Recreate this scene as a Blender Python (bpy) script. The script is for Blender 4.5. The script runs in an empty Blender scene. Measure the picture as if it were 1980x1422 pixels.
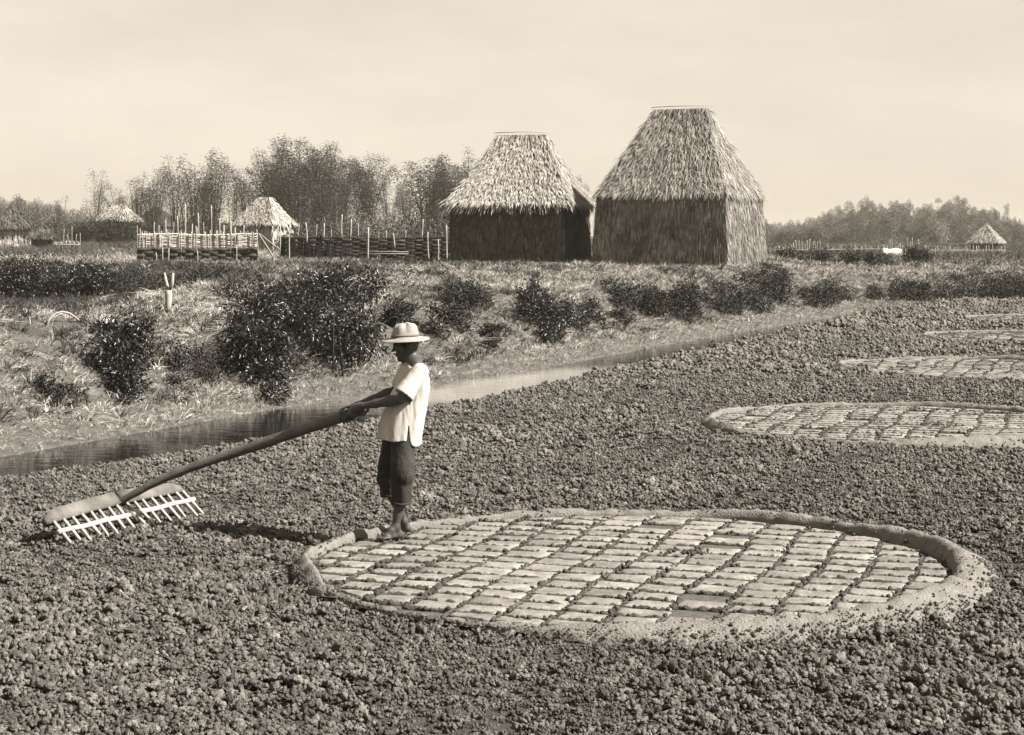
import bpy, math, random
import numpy as np
from mathutils import Vector, Matrix

random.seed(7)
RNG = np.random.default_rng(11)
scene = bpy.context.scene
COL = scene.collection
R = math.radians

# ------------------------------------------------------------------ camera, sky, sun, exposure
F_PX, HORIZON, CX, CAM_Z = 3400.0, 450.0, 990.0, 2.44      # in pixels of the 1980 px wide photograph
cam_data = bpy.data.cameras.new('camera')
cam_data.sensor_width = 36.0
cam_data.lens = 36.0 * F_PX / 1980.0
cam_data.shift_y = -(711.0 - HORIZON) / 1980.0             # view camera with a falling front: verticals stay vertical
cam_data.clip_start = 0.1
cam_data.clip_end = 6000
cam = bpy.data.objects.new('camera', cam_data)
COL.objects.link(cam)
cam.location = (0, 0, CAM_Z)
cam.rotation_euler = (R(90), 0, 0)
scene.camera = cam

SUN_EL = R(42)
SUN_DIR = Vector((0.968, -0.25, 0)).normalized() * math.cos(SUN_EL) + Vector((0, 0, math.sin(SUN_EL)))
world = bpy.data.worlds.new('World')
scene.world = world
world.use_nodes = True
wn, wl = world.node_tree.nodes, world.node_tree.links
wn.clear()
sky = wn.new('ShaderNodeTexSky')
sky.sky_type = 'NISHITA'
sky.sun_disc = False
sky.sun_elevation = SUN_EL
sky.sun_rotation = math.atan2(SUN_DIR.x, SUN_DIR.y)
sky.air_density = 1.0
sky.dust_density = 0.0
sky.ozone_density = 1.0
sep = wn.new('ShaderNodeSeparateColor')                     # the plate saw green and blue light; the print tones it sepia
wl.new(sky.outputs[0], sep.inputs[0])
film = wn.new('ShaderNodeMix'); film.data_type = 'FLOAT'; film.inputs[0].default_value = 0.8
wl.new(sep.outputs['Green'], film.inputs[2]); wl.new(sep.outputs['Blue'], film.inputs[3])
wtc = wn.new('ShaderNodeTexCoord'); wmp = wn.new('ShaderNodeMapping'); wmp.inputs['Scale'].default_value = (1, 1, 3.5)     # thin uneven haze cloud
wnz = wn.new('ShaderNodeTexNoise'); wnz.inputs['Scale'].default_value = 4.5; wnz.inputs['Detail'].default_value = 9; wnz.inputs['Roughness'].default_value = .6
wmr = wn.new('ShaderNodeMapRange'); wmr.inputs['From Min'].default_value = .25; wmr.inputs['From Max'].default_value = .75
wmr.inputs['To Min'].default_value = .90; wmr.inputs['To Max'].default_value = 1.10
wl.new(wtc.outputs['Generated'], wmp.inputs[0]); wl.new(wmp.outputs[0], wnz.inputs['Vector']); wl.new(wnz.outputs['Fac'], wmr.inputs['Value'])
cloud = wn.new('ShaderNodeMath'); cloud.operation = 'MULTIPLY'
wl.new(film.outputs[0], cloud.inputs[0]); wl.new(wmr.outputs[0], cloud.inputs[1])
mul = wn.new('ShaderNodeCombineColor')
for ch, k in (('Red', 1.05), ('Green', 0.938), ('Blue', 0.79)):
    m = wn.new('ShaderNodeMath'); m.operation = 'MULTIPLY'; m.inputs[1].default_value = k
    wl.new(cloud.outputs[0], m.inputs[0]); wl.new(m.outputs[0], mul.inputs[ch])
bg = wn.new('ShaderNodeBackground')
bg.inputs['Strength'].default_value = 0.06
wo = wn.new('ShaderNodeOutputWorld')
wl.new(mul.outputs[0], bg.inputs['Color']); wl.new(bg.outputs[0], wo.inputs[0])

sd = bpy.data.lights.new('sun', 'SUN')
sd.energy = 5.0
sd.angle = R(0.53)
sd.color = (1.0, 0.965, 0.90)
sun = bpy.data.objects.new('sun', sd)
COL.objects.link(sun)
sun.rotation_euler = SUN_DIR.to_track_quat('Z', 'Y').to_euler()
sun.location = (20, -10, 30)

vs = scene.view_settings
vs.view_transform = 'Standard'
vs.look = 'None'
vs.gamma = 1.0
vs.use_curve_mapping = False
vs.exposure = 1.12
scene.cycles.max_bounces = 6
scene.cycles.diffuse_bounces = 0
scene.cycles.volume_bounces = 0
scene.cycles.transparent_max_bounces = 8

# ------------------------------------------------------------------ helpers
def S(v):                                  # a grey of the sepia print
    return (1.06 * v, 0.985 * v, 0.885 * v, 1.0)

def mat(name, lo, hi, scale=6.0, rough=0.9, bump=0.0, bump_scale=None, detail=6.0, tone=0.0, inst=0.0, spec=0.3,
        stretch=None, translucent=0.0, lo_pos=0.3, hi_pos=0.7):
    m = bpy.data.materials.new(name)
    m.use_nodes = True
    nt = m.node_tree; n, l = nt.nodes, nt.links
    p = n['Principled BSDF']
    p.inputs['Roughness'].default_value = rough
    p.inputs['Specular IOR Level'].default_value = spec
    tc = n.new('ShaderNodeTexCoord')
    src = tc.outputs['Object']
    if stretch:
        mp = n.new('ShaderNodeMapping'); mp.inputs['Scale'].default_value = stretch
        l.new(src, mp.inputs[0]); src = mp.outputs[0]
    nz = n.new('ShaderNodeTexNoise')
    nz.inputs['Scale'].default_value = scale; nz.inputs['Detail'].default_value = detail; nz.inputs['Roughness'].default_value = 0.65
    l.new(src, nz.inputs['Vector'])
    cr = n.new('ShaderNodeValToRGB')
    cr.color_ramp.elements[0].position = lo_pos; cr.color_ramp.elements[0].color = S(lo)
    cr.color_ramp.elements[1].position = hi_pos; cr.color_ramp.elements[1].color = S(hi)
    l.new(nz.outputs['Fac'], cr.inputs[0])
    col = cr.outputs[0]
    def scale_by(value_socket, amount, col):
        mr = n.new('ShaderNodeMapRange')
        mr.inputs['To Min'].default_value = 1 - amount; mr.inputs['To Max'].default_value = 1 + amount
        l.new(value_socket, mr.inputs['Value'])
        mx = n.new('ShaderNodeVectorMath'); mx.operation = 'SCALE'
        l.new(col, mx.inputs[0]); l.new(mr.outputs[0], mx.inputs['Scale'])
        return mx.outputs[0]
    if tone:
        at = n.new('ShaderNodeAttribute'); at.attribute_name = 'tone'
        col = scale_by(at.outputs['Fac'], tone, col)
    if inst:
        oi = n.new('ShaderNodeObjectInfo')
        col = scale_by(oi.outputs['Random'], inst, col)
    l.new(col, p.inputs['Base Color'])
    if bump:
        nb = n.new('ShaderNodeTexNoise')
        nb.inputs['Scale'].default_value = bump_scale or scale * 4; nb.inputs['Detail'].default_value = 8
        l.new(src, nb.inputs['Vector'])
        b = n.new('ShaderNodeBump'); b.inputs['Strength'].default_value = bump; b.inputs['Distance'].default_value = 0.02
        l.new(nb.outputs['Fac'], b.inputs['Height']); l.new(b.outputs[0], p.inputs['Normal'])
    if translucent:
        tr = n.new('ShaderNodeBsdfTranslucent'); l.new(col, tr.inputs['Color'])
        ms = n.new('ShaderNodeMixShader'); ms.inputs[0].default_value = translucent
        out = n['Material Output']
        l.new(p.outputs[0], ms.inputs[1]); l.new(tr.outputs[0], ms.inputs[2]); l.new(ms.outputs[0], out.inputs['Surface'])
    return m

def tag(o, label=None, cat=None, group=None, kind=None):
    if label: o['label'] = label
    if cat: o['category'] = cat
    if group: o['group'] = group
    if kind: o['kind'] = kind
    return o

def mesh_np(V, quads=None, tris=None, tone=None, smooth=False):
    me = bpy.data.meshes.new('mesh')
    V = np.asarray(V, dtype=np.float32).reshape(-1, 3)
    q = np.zeros((0, 4), np.int32) if quads is None else np.asarray(quads, np.int32).reshape(-1, 4)
    t = np.zeros((0, 3), np.int32) if tris is None else np.asarray(tris, np.int32).reshape(-1, 3)
    nl = q.size + t.size
    me.vertices.add(len(V)); me.vertices.foreach_set('co', V.ravel())
    me.loops.add(nl); me.loops.foreach_set('vertex_index', np.concatenate([q.ravel(), t.ravel()]).astype(np.int32))
    npoly = len(q) + len(t)
    me.polygons.add(npoly)
    ls = np.concatenate([np.arange(len(q)) * 4, q.size + np.arange(len(t)) * 3]).astype(np.int32)
    me.polygons.foreach_set('loop_start', ls)
    if tone is not None:
        a = me.attributes.new('tone', 'FLOAT', 'POINT'); a.data.foreach_set('value', np.asarray(tone, np.float32))
    if smooth:
        me.polygons.foreach_set('use_smooth', np.ones(npoly, bool))
    me.update(calc_edges=True)
    me.validate()
    return me

def link(name, me, m=None, parent=None, loc=None):
    o = bpy.data.objects.new(name, me)
    COL.objects.link(o)
    if m is not None and me is not None:
        for x in (m if isinstance(m, (list, tuple)) else [m]):
            if x.name not in [k.name for k in me.materials if k]: me.materials.append(x)
    if parent is not None: o.parent = parent
    if loc is not None: o.location = loc
    return o

def empty(name, loc=(0, 0, 0), rz=0.0):
    o = bpy.data.objects.new(name, None)
    COL.objects.link(o); o.location = loc; o.rotation_euler = (0, 0, rz); o.empty_display_size = 0.2
    return o

def smooth(a, b, x):
    t = np.clip((x - a) / (b - a), 0, 1)
    return t * t * (3 - 2 * t)

def _hash(i, j, k):
    h = (i.astype(np.int64) * 374761393 + j.astype(np.int64) * 668265263 + k.astype(np.int64) * 1274126177) & 0x7fffffff
    h = ((h ^ (h >> 13)) * 1274126177) & 0x7fffffff
    h = ((h ^ (h >> 16)) * 974711) & 0x7fffffff
    return ((h ^ (h >> 11)) & 0xffff) / 65535.0

def vnoise(x, y, z=0.0):                     # value noise, 0..1
    x = np.asarray(x, float); y = np.asarray(y, float); z = np.zeros_like(x) + z
    i, j, k = np.floor(x), np.floor(y), np.floor(z)
    fx, fy, fz = x - i, y - j, z - k
    fx, fy, fz = [f * f * (3 - 2 * f) for f in (fx, fy, fz)]
    i, j, k = i.astype(np.int64), j.astype(np.int64), k.astype(np.int64)
    r = 0
    for a in (0, 1):
        for b in (0, 1):
            for c in (0, 1):
                w = (fx if a else 1 - fx) * (fy if b else 1 - fy) * (fz if c else 1 - fz)
                r = r + w * _hash(i + a, j + b, k + c)
    return r

def fbm(x, y, z=0.0, oct=4, gain=0.5):
    s, a, tot = 0, 1.0, 0
    for o in range(oct):
        s = s + a * vnoise(x * 2 ** o + 17.3 * o, y * 2 ** o - 9.1 * o, np.asarray(z) * 2 ** o + 5.7 * o); tot += a; a *= gain
    return s / tot

class MB:                                    # boxes, tubes and prisms collected into one mesh
    def __init__(s): s.v = []; s.q = []; s.t = []; s.n = 0
    def add(s, V, Q=(), T=()):
        for q in Q: s.q.append([i + s.n for i in q])
        for t in T: s.t.append([i + s.n for i in t])
        s.v.extend([tuple(p) for p in V]); s.n += len(V)
    def tube(s, pts, rad, k=6, cap=True):
        pts = [Vector(p) for p in pts]
        if not hasattr(rad, '__len__'): rad = [rad] * len(pts)
        V = []
        up = None
        for i, p in enumerate(pts):
            d = (pts[min(i + 1, len(pts) - 1)] - pts[max(i - 1, 0)]).normalized()
            if up is None: up = d.orthogonal().normalized()
            up = (up - d * up.dot(d)).normalized(); w = d.cross(up)
            for a in range(k):
                th = 2 * math.pi * a / k
                V.append(p + (up * math.cos(th) + w * math.sin(th)) * rad[i])
        Q = [[i * k + a, i * k + (a + 1) % k, (i + 1) * k + (a + 1) % k, (i + 1) * k + a] for i in range(len(pts) - 1) for a in range(k)]
        T = []
        if cap:
            V.append(pts[0]); V.append(pts[-1]); c0, c1 = len(V) - 2, len(V) - 1; b = (len(pts) - 1) * k
            for a in range(k):
                T.append([c0, (a + 1) % k, a]); T.append([c1, b + a, b + (a + 1) % k])
        s.add(V, Q, T)
    def box(s, c, half, M=None):
        c = Vector(c); V = []
        for z in (-1, 1):
            for x, y in ((-1, -1), (1, -1), (1, 1), (-1, 1)):
                p = Vector((x * half[0], y * half[1], z * half[2]))
                V.append(c + (M @ p if M else p))
        s.add(V, [[3, 2, 1, 0], [4, 5, 6, 7], [0, 1, 5, 4], [1, 2, 6, 5], [2, 3, 7, 6], [3, 0, 4, 7]])
    def mesh(s, smooth=False, tone=None): return mesh_np(s.v, s.q, s.t, smooth=smooth, tone=tone)
    def build(s, name, m, parent=None, smooth=False): return link(name, s.mesh(smooth), m, parent)

# scatter: ONE object whose mesh holds the prototypes and the points; a node group instances them (nothing else in the scene)
def scatter(name, protos, P, rot, scl, idx, m, parent=None):
    V, Q, T, pid, tone = [], [], [], [], []
    n = 0
    for k, pr in enumerate(protos):
        v = np.asarray(pr['v'], np.float32)
        V.append(v); pid.append(np.full(len(v), k)); tone.append(pr.get('tone', np.full(len(v), .5)))
        if pr.get('q') is not None and len(pr['q']): Q.append(np.asarray(pr['q']) + n)
        if pr.get('t') is not None and len(pr['t']): T.append(np.asarray(pr['t']) + n)
        n += len(v)
    N = len(P)
    V.append(np.asarray(P, np.float32)); pid.append(np.full(N, -1)); tone.append(np.full(N, .5))
    me = mesh_np(np.concatenate(V), np.concatenate(Q) if Q else None, np.concatenate(T) if T else None, tone=np.concatenate(tone))
    def attr(nm, typ, key, arr):
        a = me.attributes.new(nm, typ, 'POINT'); a.data.foreach_set(key, arr.ravel())
    attr('proto', 'INT', 'value', np.concatenate(pid).astype(np.int32))
    pad = np.zeros((n, 3), np.float32)
    attr('rot', 'FLOAT_VECTOR', 'vector', np.concatenate([pad, np.asarray(rot, np.float32)]))
    attr('scl', 'FLOAT_VECTOR', 'vector', np.concatenate([pad, np.asarray(scl, np.float32)]))
    attr('pick', 'INT', 'value', np.concatenate([np.zeros(n), idx]).astype(np.int32))
    o = link(name, me, m, parent)
    g = bpy.data.node_groups.new(name + '_nodes', 'GeometryNodeTree')
    g.interface.new_socket('Geometry', in_out='INPUT', socket_type='NodeSocketGeometry')
    g.interface.new_socket('Geometry', in_out='OUTPUT', socket_type='NodeSocketGeometry')
    nn, ll = g.nodes, g.links
    gi, go = nn.new('NodeGroupInput'), nn.new('NodeGroupOutput')
    def named(nm, t):
        a = nn.new('GeometryNodeInputNamedAttribute'); a.data_type = t; a.inputs['Name'].default_value = nm
        return a.outputs['Attribute']
    def select(k):
        c = nn.new('FunctionNodeCompare'); c.data_type = 'INT'; c.operation = 'EQUAL'
        ins = [i for i in c.inputs if i.type == 'INT']
        ll.new(named('proto', 'INT'), ins[0]); ins[1].default_value = k
        s = nn.new('GeometryNodeSeparateGeometry'); s.domain = 'POINT'
        ll.new(gi.outputs[0], s.inputs['Geometry']); ll.new(c.outputs[0], s.inputs['Selection'])
        return s.outputs['Selection']
    g2i = nn.new('GeometryNodeGeometryToInstance')
    for k in reversed(range(len(protos))):
        ll.new(select(k), g2i.inputs[0])
    iop = nn.new('GeometryNodeInstanceOnPoints')
    ll.new(select(-1), iop.inputs['Points'])
    ll.new(g2i.outputs[0], iop.inputs['Instance'])
    iop.inputs['Pick Instance'].default_value = True
    ll.new(named('pick', 'INT'), iop.inputs['Instance Index'])
    e2r = nn.new('FunctionNodeEulerToRotation')
    ll.new(named('rot', 'FLOAT_VECTOR'), e2r.inputs[0]); ll.new(e2r.outputs[0], iop.inputs['Rotation'])
    ll.new(named('scl', 'FLOAT_VECTOR'), iop.inputs['Scale'])
    ll.new(iop.outputs[0], go.inputs[0])
    md = o.modifiers.new('scatter', 'NODES'); md.node_group = g
    o['kind'] = 'stuff'
    return o

# implicit surfaces for the figure: smooth union of primitives, meshed with surface nets
class SDF:
    def __init__(s, lo, hi, res):
        s.lo = np.array(lo, float); s.res = res
        n = np.ceil((np.array(hi) - s.lo) / res).astype(int) + 1
        s.ax = [s.lo[i] + res * np.arange(n[i]) for i in range(3)]
        s.F = np.full(n, 0.3, np.float32)
    def _win(s, lo, hi):
        sl = []
        for i in range(3):
            a = int(max(0, math.floor((lo[i] - s.lo[i]) / s.res))); b = int(min(len(s.ax[i]), math.ceil((hi[i] - s.lo[i]) / s.res) + 1))
            sl.append(slice(a, max(b, a)))
        return tuple(sl), np.meshgrid(*[s.ax[i][sl[i]] for i in range(3)], indexing='ij', sparse=True)
    def put(s, lo, hi, fn, k, op='add'):
        m = k + 4 * s.res
        sl, g = s._win([v - m for v in lo], [v + m for v in hi])
        if any(x.stop <= x.start for x in sl): return
        d = fn(*g).astype(np.float32); f = s.F[sl]
        if op == 'add':
            h = np.clip(.5 + .5 * (f - d) / k, 0, 1); s.F[sl] = f * (1 - h) + d * h - k * h * (1 - h)
        elif op == 'cut':
            h = np.clip(.5 - .5 * (f + d) / k, 0, 1); s.F[sl] = f * (1 - h) - d * h + k * h * (1 - h)
    def cap(s, a, b, ra, rb, k=.012, op='add'):
        a = np.array(a, float); b = np.array(b, float); ab = b - a; L2 = max(ab @ ab, 1e-9); r = max(ra, rb)
        def fn(x, y, z):
            t = np.clip(((x - a[0]) * ab[0] + (y - a[1]) * ab[1] + (z - a[2]) * ab[2]) / L2, 0, 1)
            return np.sqrt((x - a[0] - t * ab[0]) ** 2 + (y - a[1] - t * ab[1]) ** 2 + (z - a[2] - t * ab[2]) ** 2) - (ra + (rb - ra) * t)
        s.put(np.minimum(a, b) - r, np.maximum(a, b) + r, fn, k, op)
    def chain(s, pts, rad, k=.012):
        for i in range(len(pts) - 1): s.cap(pts[i], pts[i + 1], rad[i], rad[i + 1], k)
    def ell(s, c, r, rot=None, k=.012, op='add'):
        c = np.array(c, float); r = np.array(r, float); M = np.eye(3) if rot is None else np.array(rot)   # rows: local axes
        def fn(x, y, z):
            u = [(M[i][0] * (x - c[0]) + M[i][1] * (y - c[1]) + M[i][2] * (z - c[2])) for i in range(3)]
            k0 = np.sqrt(sum((u[i] / r[i]) ** 2 for i in range(3))); k1 = np.sqrt(sum((u[i] / r[i] ** 2) ** 2 for i in range(3)))
            return k0 * (k0 - 1) / np.maximum(k1, 1e-6)
        s.put(c - r.max(), c + r.max(), fn, k, op)
    def mesh(s, smooth_iter=2):
        F = s.F; n = F.shape; neg = F < 0
        c = np.zeros([d - 1 for d in n], np.int8)
        corner = [(a, b, d) for a in (0, 1) for b in (0, 1) for d in (0, 1)]
        for a, b, d in corner: c += neg[a:n[0] - 1 + a, b:n[1] - 1 + b, d:n[2] - 1 + d]
        act = np.argwhere((c > 0) & (c < 8))
        idx = np.full(c.shape, -1, np.int64); idx[tuple(act.T)] = np.arange(len(act))
        pos = np.zeros((len(act), 3)); cnt = np.zeros(len(act))
        for a in corner:
            for ax in range(3):
                if a[ax]: continue
                b = list(a); b[ax] = 1
                fa = F[tuple((act + a).T)]; fb = F[tuple((act + b).T)]
                m = (fa < 0) != (fb < 0)
                t = np.where(m, fa / np.where(m, fa - fb, 1), 0)
                p = np.array(a)[None] + t[:, None] * (np.array(b) - np.array(a))[None]
                pos[m] += p[m]; cnt[m] += 1
        V = s.lo + (act + pos / np.maximum(cnt, 1)[:, None]) * s.res
        Q = []
        for ax in range(3):
            o1, o2 = [i for i in range(3) if i != ax]
            sa = [slice(1, n[i] - 1) for i in range(3)]; sb = list(sa)
            sa[ax] = slice(0, n[ax] - 1); sb[ax] = slice(1, n[ax])
            A, B = neg[tuple(sa)], neg[tuple(sb)]
            e = np.argwhere(A != B); flip = A[tuple(e.T)]
            base = e.copy(); base[:, o1] += 1; base[:, o2] += 1
            def cell(d1, d2):
                q = base.copy(); q[:, o1] += d1; q[:, o2] += d2
                return idx[tuple(q.T)]
            q = np.stack([cell(-1, -1), cell(0, -1), cell(0, 0), cell(-1, 0)], 1)
            if ax == 1: flip = ~flip
            q[~flip] = q[~flip][:, ::-1]
            Q.append(q)
        Q = np.concatenate(Q); Q = Q[(Q >= 0).all(1)]
        for _ in range(smooth_iter):
            acc = np.zeros_like(V); w = np.zeros(len(V))
            for i in range(4):
                np.add.at(acc, Q[:, i], V[Q[:, (i + 1) % 4]]); np.add.at(acc, Q[:, i], V[Q[:, (i + 3) % 4]]); np.add.at(w, Q[:, i], 2)
            V = .5 * V + .5 * acc / np.maximum(w, 1)[:, None]
        return mesh_np(V, Q, smooth=True)

# ------------------------------------------------------------------ the land
TOE = np.array([(-36, -40), (-20, -8), (-8.8, 15.5), (-6.0, 21.3), (-3.56, 26.9), (-1.37, 31.0), (.62, 34.9), (3.88, 42.5), (7.5, 50.3),
                (12.7, 61), (16.5, 64.2), (24, 65.5), (60, 67), (260, 72)], float)
EDGE = np.array([(-33, -40), (-17.6, -8), (-6.9, 15.2), (-5.04, 17.84), (-3.5, 19.9), (-2.1, 22.5), (-.95, 24.9), (.08, 27.2), (1.97, 31.9),
                 (6.4, 42.5), (13.2, 58.8), (16.9, 63.2), (24, 64.9), (60, 66.4), (260, 71.4)], float)

def sdist(P, X, Y):                          # signed distance to a polyline, positive on the bank side
    best = np.full(X.shape, 1e9); sg = np.ones(X.shape)
    for (x0, y0), (x1, y1) in zip(P[:-1], P[1:]):
        dx, dy = x1 - x0, y1 - y0
        t = np.clip(((X - x0) * dx + (Y - y0) * dy) / (dx * dx + dy * dy), 0, 1)
        d = np.hypot(X - x0 - t * dx, Y - y0 - t * dy)
        m = d < best - 1e-9
        sg = np.where(m, np.sign(dx * (Y - y0) - dy * (X - x0)), sg); best = np.where(m, d, best)
    return best * np.where(sg == 0, 1, sg)

PANS = [(.86, 12.93), (4.9, 22.5), (8.3, 31.7), (12.0, 40.9), (15.1, 49.3)]      # centres of the round pans, in one line
PAN_X, PAN_Y = 2.32, 2.15                                                        # half widths of a pan's floor

def land(X, Y):
    X = np.asarray(X, float); Y = np.asarray(Y, float)
    dt, df = sdist(TOE, X, Y), sdist(EDGE, X, Y)
    n1 = fbm(X * .9, Y * .9, 0, 4) - .5
    n2 = fbm(X * .25, Y * .25, 3.3, 3) - .5
    z_field = .05 * n1 + .05 * n2 - .04 * np.exp(np.minimum(df, 0) / .4)
    for px, py in PANS:
        m = smooth(3.3, 2.75, np.hypot(X - px, Y - py)); z_field = z_field * (1 - m) - .04 * m
    t = np.clip(df / np.maximum(df - dt, 1e-3), 0, 1)
    z_canal = np.interp(t, [0, .08, .3, .5, .8, 1], [-.04, -.20, -.42, -.5, -.5, -.25]) + .03 * n1
    top = 1.35 - .48 * smooth(9, 16, X) - .18 * smooth(16, 42, X)
    wob = 1 + .5 * n2
    z_bank = -.25 + (top + .25) * np.interp(dt * (wob + .45 * n1), [0, .5, 1.3, 1.9, 2.5, 3.3, 5, 7, 9.5], [0, .10, .20, .44, .64, .76, .86, .96, 1.0])
    n4 = fbm(X * 3.1 + 5, Y * 3.1, 2.2, 3) - .5
    z_bank = z_bank + n4 * .16 * smooth(.1, 1.2, dt) * smooth(80, 60, Y) + (n1 * .30 * smooth(0.3, 3, dt) + n2 * .22 * smooth(2, 8, dt)) * (1 - .75 * smooth(8, 12, dt))
    sunk = smooth(-6.2, -9, X) * smooth(5.0, 7.2, dt) * smooth(53, 48, Y) * smooth(20, 30, Y)
    z_bank = z_bank * (1 - sunk) + (.5 + .1 * n1) * sunk
    for hx, hy, hz, r0 in ((5.85, 60.98, 1.30, 3.3), (.34, 62.9, 1.31, 3.0)):       # the huts stand on levelled earth
        m = smooth(r0 + 2.4, r0, np.hypot(X - hx, Y - hy)); z_bank = z_bank * (1 - m) + (hz + .1 * n1) * m
    far = smooth(90, 160, Y)
    z_bank = z_bank * (1 - far) + (top + .35 * n2) * far
    z = np.where(df < 0, z_field, np.where(dt < 0, z_canal, z_bank))
    return z

def H1(x, y): return float(land(np.array([x]), np.array([y]))[0])

def W(px, Y, py=None):                       # a point at depth Y seen at that place of the photograph
    x = (px - CX) * Y / F_PX
    return Vector((x, Y, H1(x, Y) if py is None else CAM_Z - (py - HORIZON) * Y / F_PX))

def hit(px, py, y0=8.0, y1=260.0):           # where the line of sight through that place meets the land
    Y = np.arange(y0, y1, .05)
    X = (px - CX) * Y / F_PX; Z = CAM_Z - (py - HORIZON) * Y / F_PX
    k = np.argmax(Z < land(X, Y))
    return Vector((X[k], Y[k], H1(X[k], Y[k])))

def axis(lo, hi, step, out_lo, out_hi, g=1.18):
    a = list(np.arange(lo, hi + 1e-6, step))
    s, v = step, lo; pre = []
    while v > out_lo: s *= g; v -= s; pre.append(v)
    s, v = step, a[-1]; post = []
    while v < out_hi: s *= g; v += s; post.append(v)
    return np.array(pre[::-1] + a + post)

gx, gy = axis(-17, 24, .11, -900, 900), axis(6, 76, .11, -60, 1500)
GX, GY = np.meshgrid(gx, gy)
GZ = land(GX, GY)
nx, ny = len(gx), len(gy)
ii = (np.arange(ny - 1)[:, None] * nx + np.arange(nx - 1)[None]).ravel()
me = mesh_np(np.stack([GX.ravel(), GY.ravel(), GZ.ravel()], 1), np.stack([ii, ii + 1, ii + nx + 1, ii + nx], 1), smooth=True)
M_soil = mat('tilled_soil', .03, .07, 14, bump=.8, bump_scale=60)
M_bank = mat('bank_earth', .05, .13, 5, bump=.9, bump_scale=30)
M_silt = mat('canal_silt', .08, .16, 3, bump=.2, bump_scale=20)
ground = link('ground', me, [M_soil, M_silt, M_bank])
ground['kind'] = 'structure'
cxs, cys = GX.ravel()[ii] + .06, GY.ravel()[ii] + .06
dtc, dfc = sdist(TOE, cxs, cys), sdist(EDGE, cxs, cys)
me.polygons.foreach_set('material_index', np.where(dfc < .1, 0, np.where(dtc < 0, 1, 2)).astype(np.int32))
me.update()

# water in the canal
wp = []
def resample(P, n):
    s = np.concatenate([[0], np.cumsum(np.hypot(*np.diff(P, axis=0).T))]); u = np.linspace(0, s[-1], n)
    return np.stack([np.interp(u, s, P[:, 0]), np.interp(u, s, P[:, 1])], 1)
a, b = resample(TOE[1:12], 60), resample(EDGE[1:13], 60)
NW = 7
V = [(x0 - .35 + (x1 - x0 + .45) * k / (NW - 1), y0 + .2 + (y1 - y0 - .25) * k / (NW - 1), -.25) for (x0, y0), (x1, y1) in zip(a, b) for k in range(NW)]
sky_streak = [math.exp(-(((y - 31.2) / 3.9) ** 4)) * min(1, (i % NW) / 2.5) for i, (x, y, z) in enumerate(V)]  # mask of the painted sky reflection along one reach
M_water = bpy.data.materials.new('water'); M_water.use_nodes = True
_n, _l = M_water.node_tree.nodes, M_water.node_tree.links
_p = _n['Principled BSDF']; _p.inputs['Roughness'].default_value = .04
_p.inputs['IOR'].default_value = 1.33
_tc = _n.new('ShaderNodeTexCoord'); _mp = _n.new('ShaderNodeMapping'); _mp.inputs['Scale'].default_value = (1.2, 3.0, 1)
_mp.inputs['Rotation'].default_value = (0, 0, R(25))
_nz = _n.new('ShaderNodeTexNoise'); _nz.inputs['Scale'].default_value = 2.2; _nz.inputs['Detail'].default_value = 4
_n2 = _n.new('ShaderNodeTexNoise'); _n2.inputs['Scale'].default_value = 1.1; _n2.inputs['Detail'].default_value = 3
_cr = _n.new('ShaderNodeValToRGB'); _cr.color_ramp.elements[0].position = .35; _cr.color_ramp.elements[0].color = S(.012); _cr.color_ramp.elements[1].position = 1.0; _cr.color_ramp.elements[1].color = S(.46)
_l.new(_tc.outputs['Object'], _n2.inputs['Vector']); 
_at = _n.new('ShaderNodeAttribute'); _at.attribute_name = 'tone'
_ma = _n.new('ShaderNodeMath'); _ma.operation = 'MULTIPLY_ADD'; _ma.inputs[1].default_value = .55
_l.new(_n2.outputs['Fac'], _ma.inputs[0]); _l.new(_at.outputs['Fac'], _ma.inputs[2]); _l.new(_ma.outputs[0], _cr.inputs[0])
_l.new(_cr.outputs[0], _p.inputs['Base Color'])   # reflected sky painted as a pale streak into the silty water's colour
_bp = _n.new('ShaderNodeBump'); _bp.inputs['Strength'].default_value = .10; _bp.inputs['Distance'].default_value = .05
_l.new(_tc.outputs['Object'], _mp.inputs[0]); _l.new(_mp.outputs[0], _nz.inputs['Vector'])
_l.new(_nz.outputs['Fac'], _bp.inputs['Height']); _l.new(_bp.outputs[0], _p.inputs['Normal'])
water = link('water', mesh_np(V, [[NW * i + k, NW * i + k + 1, NW * i + NW + k + 1, NW * i + NW + k] for i in range(59) for k in range(NW - 1)], tone=sky_streak), M_water)
water['kind'] = 'structure'
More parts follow.
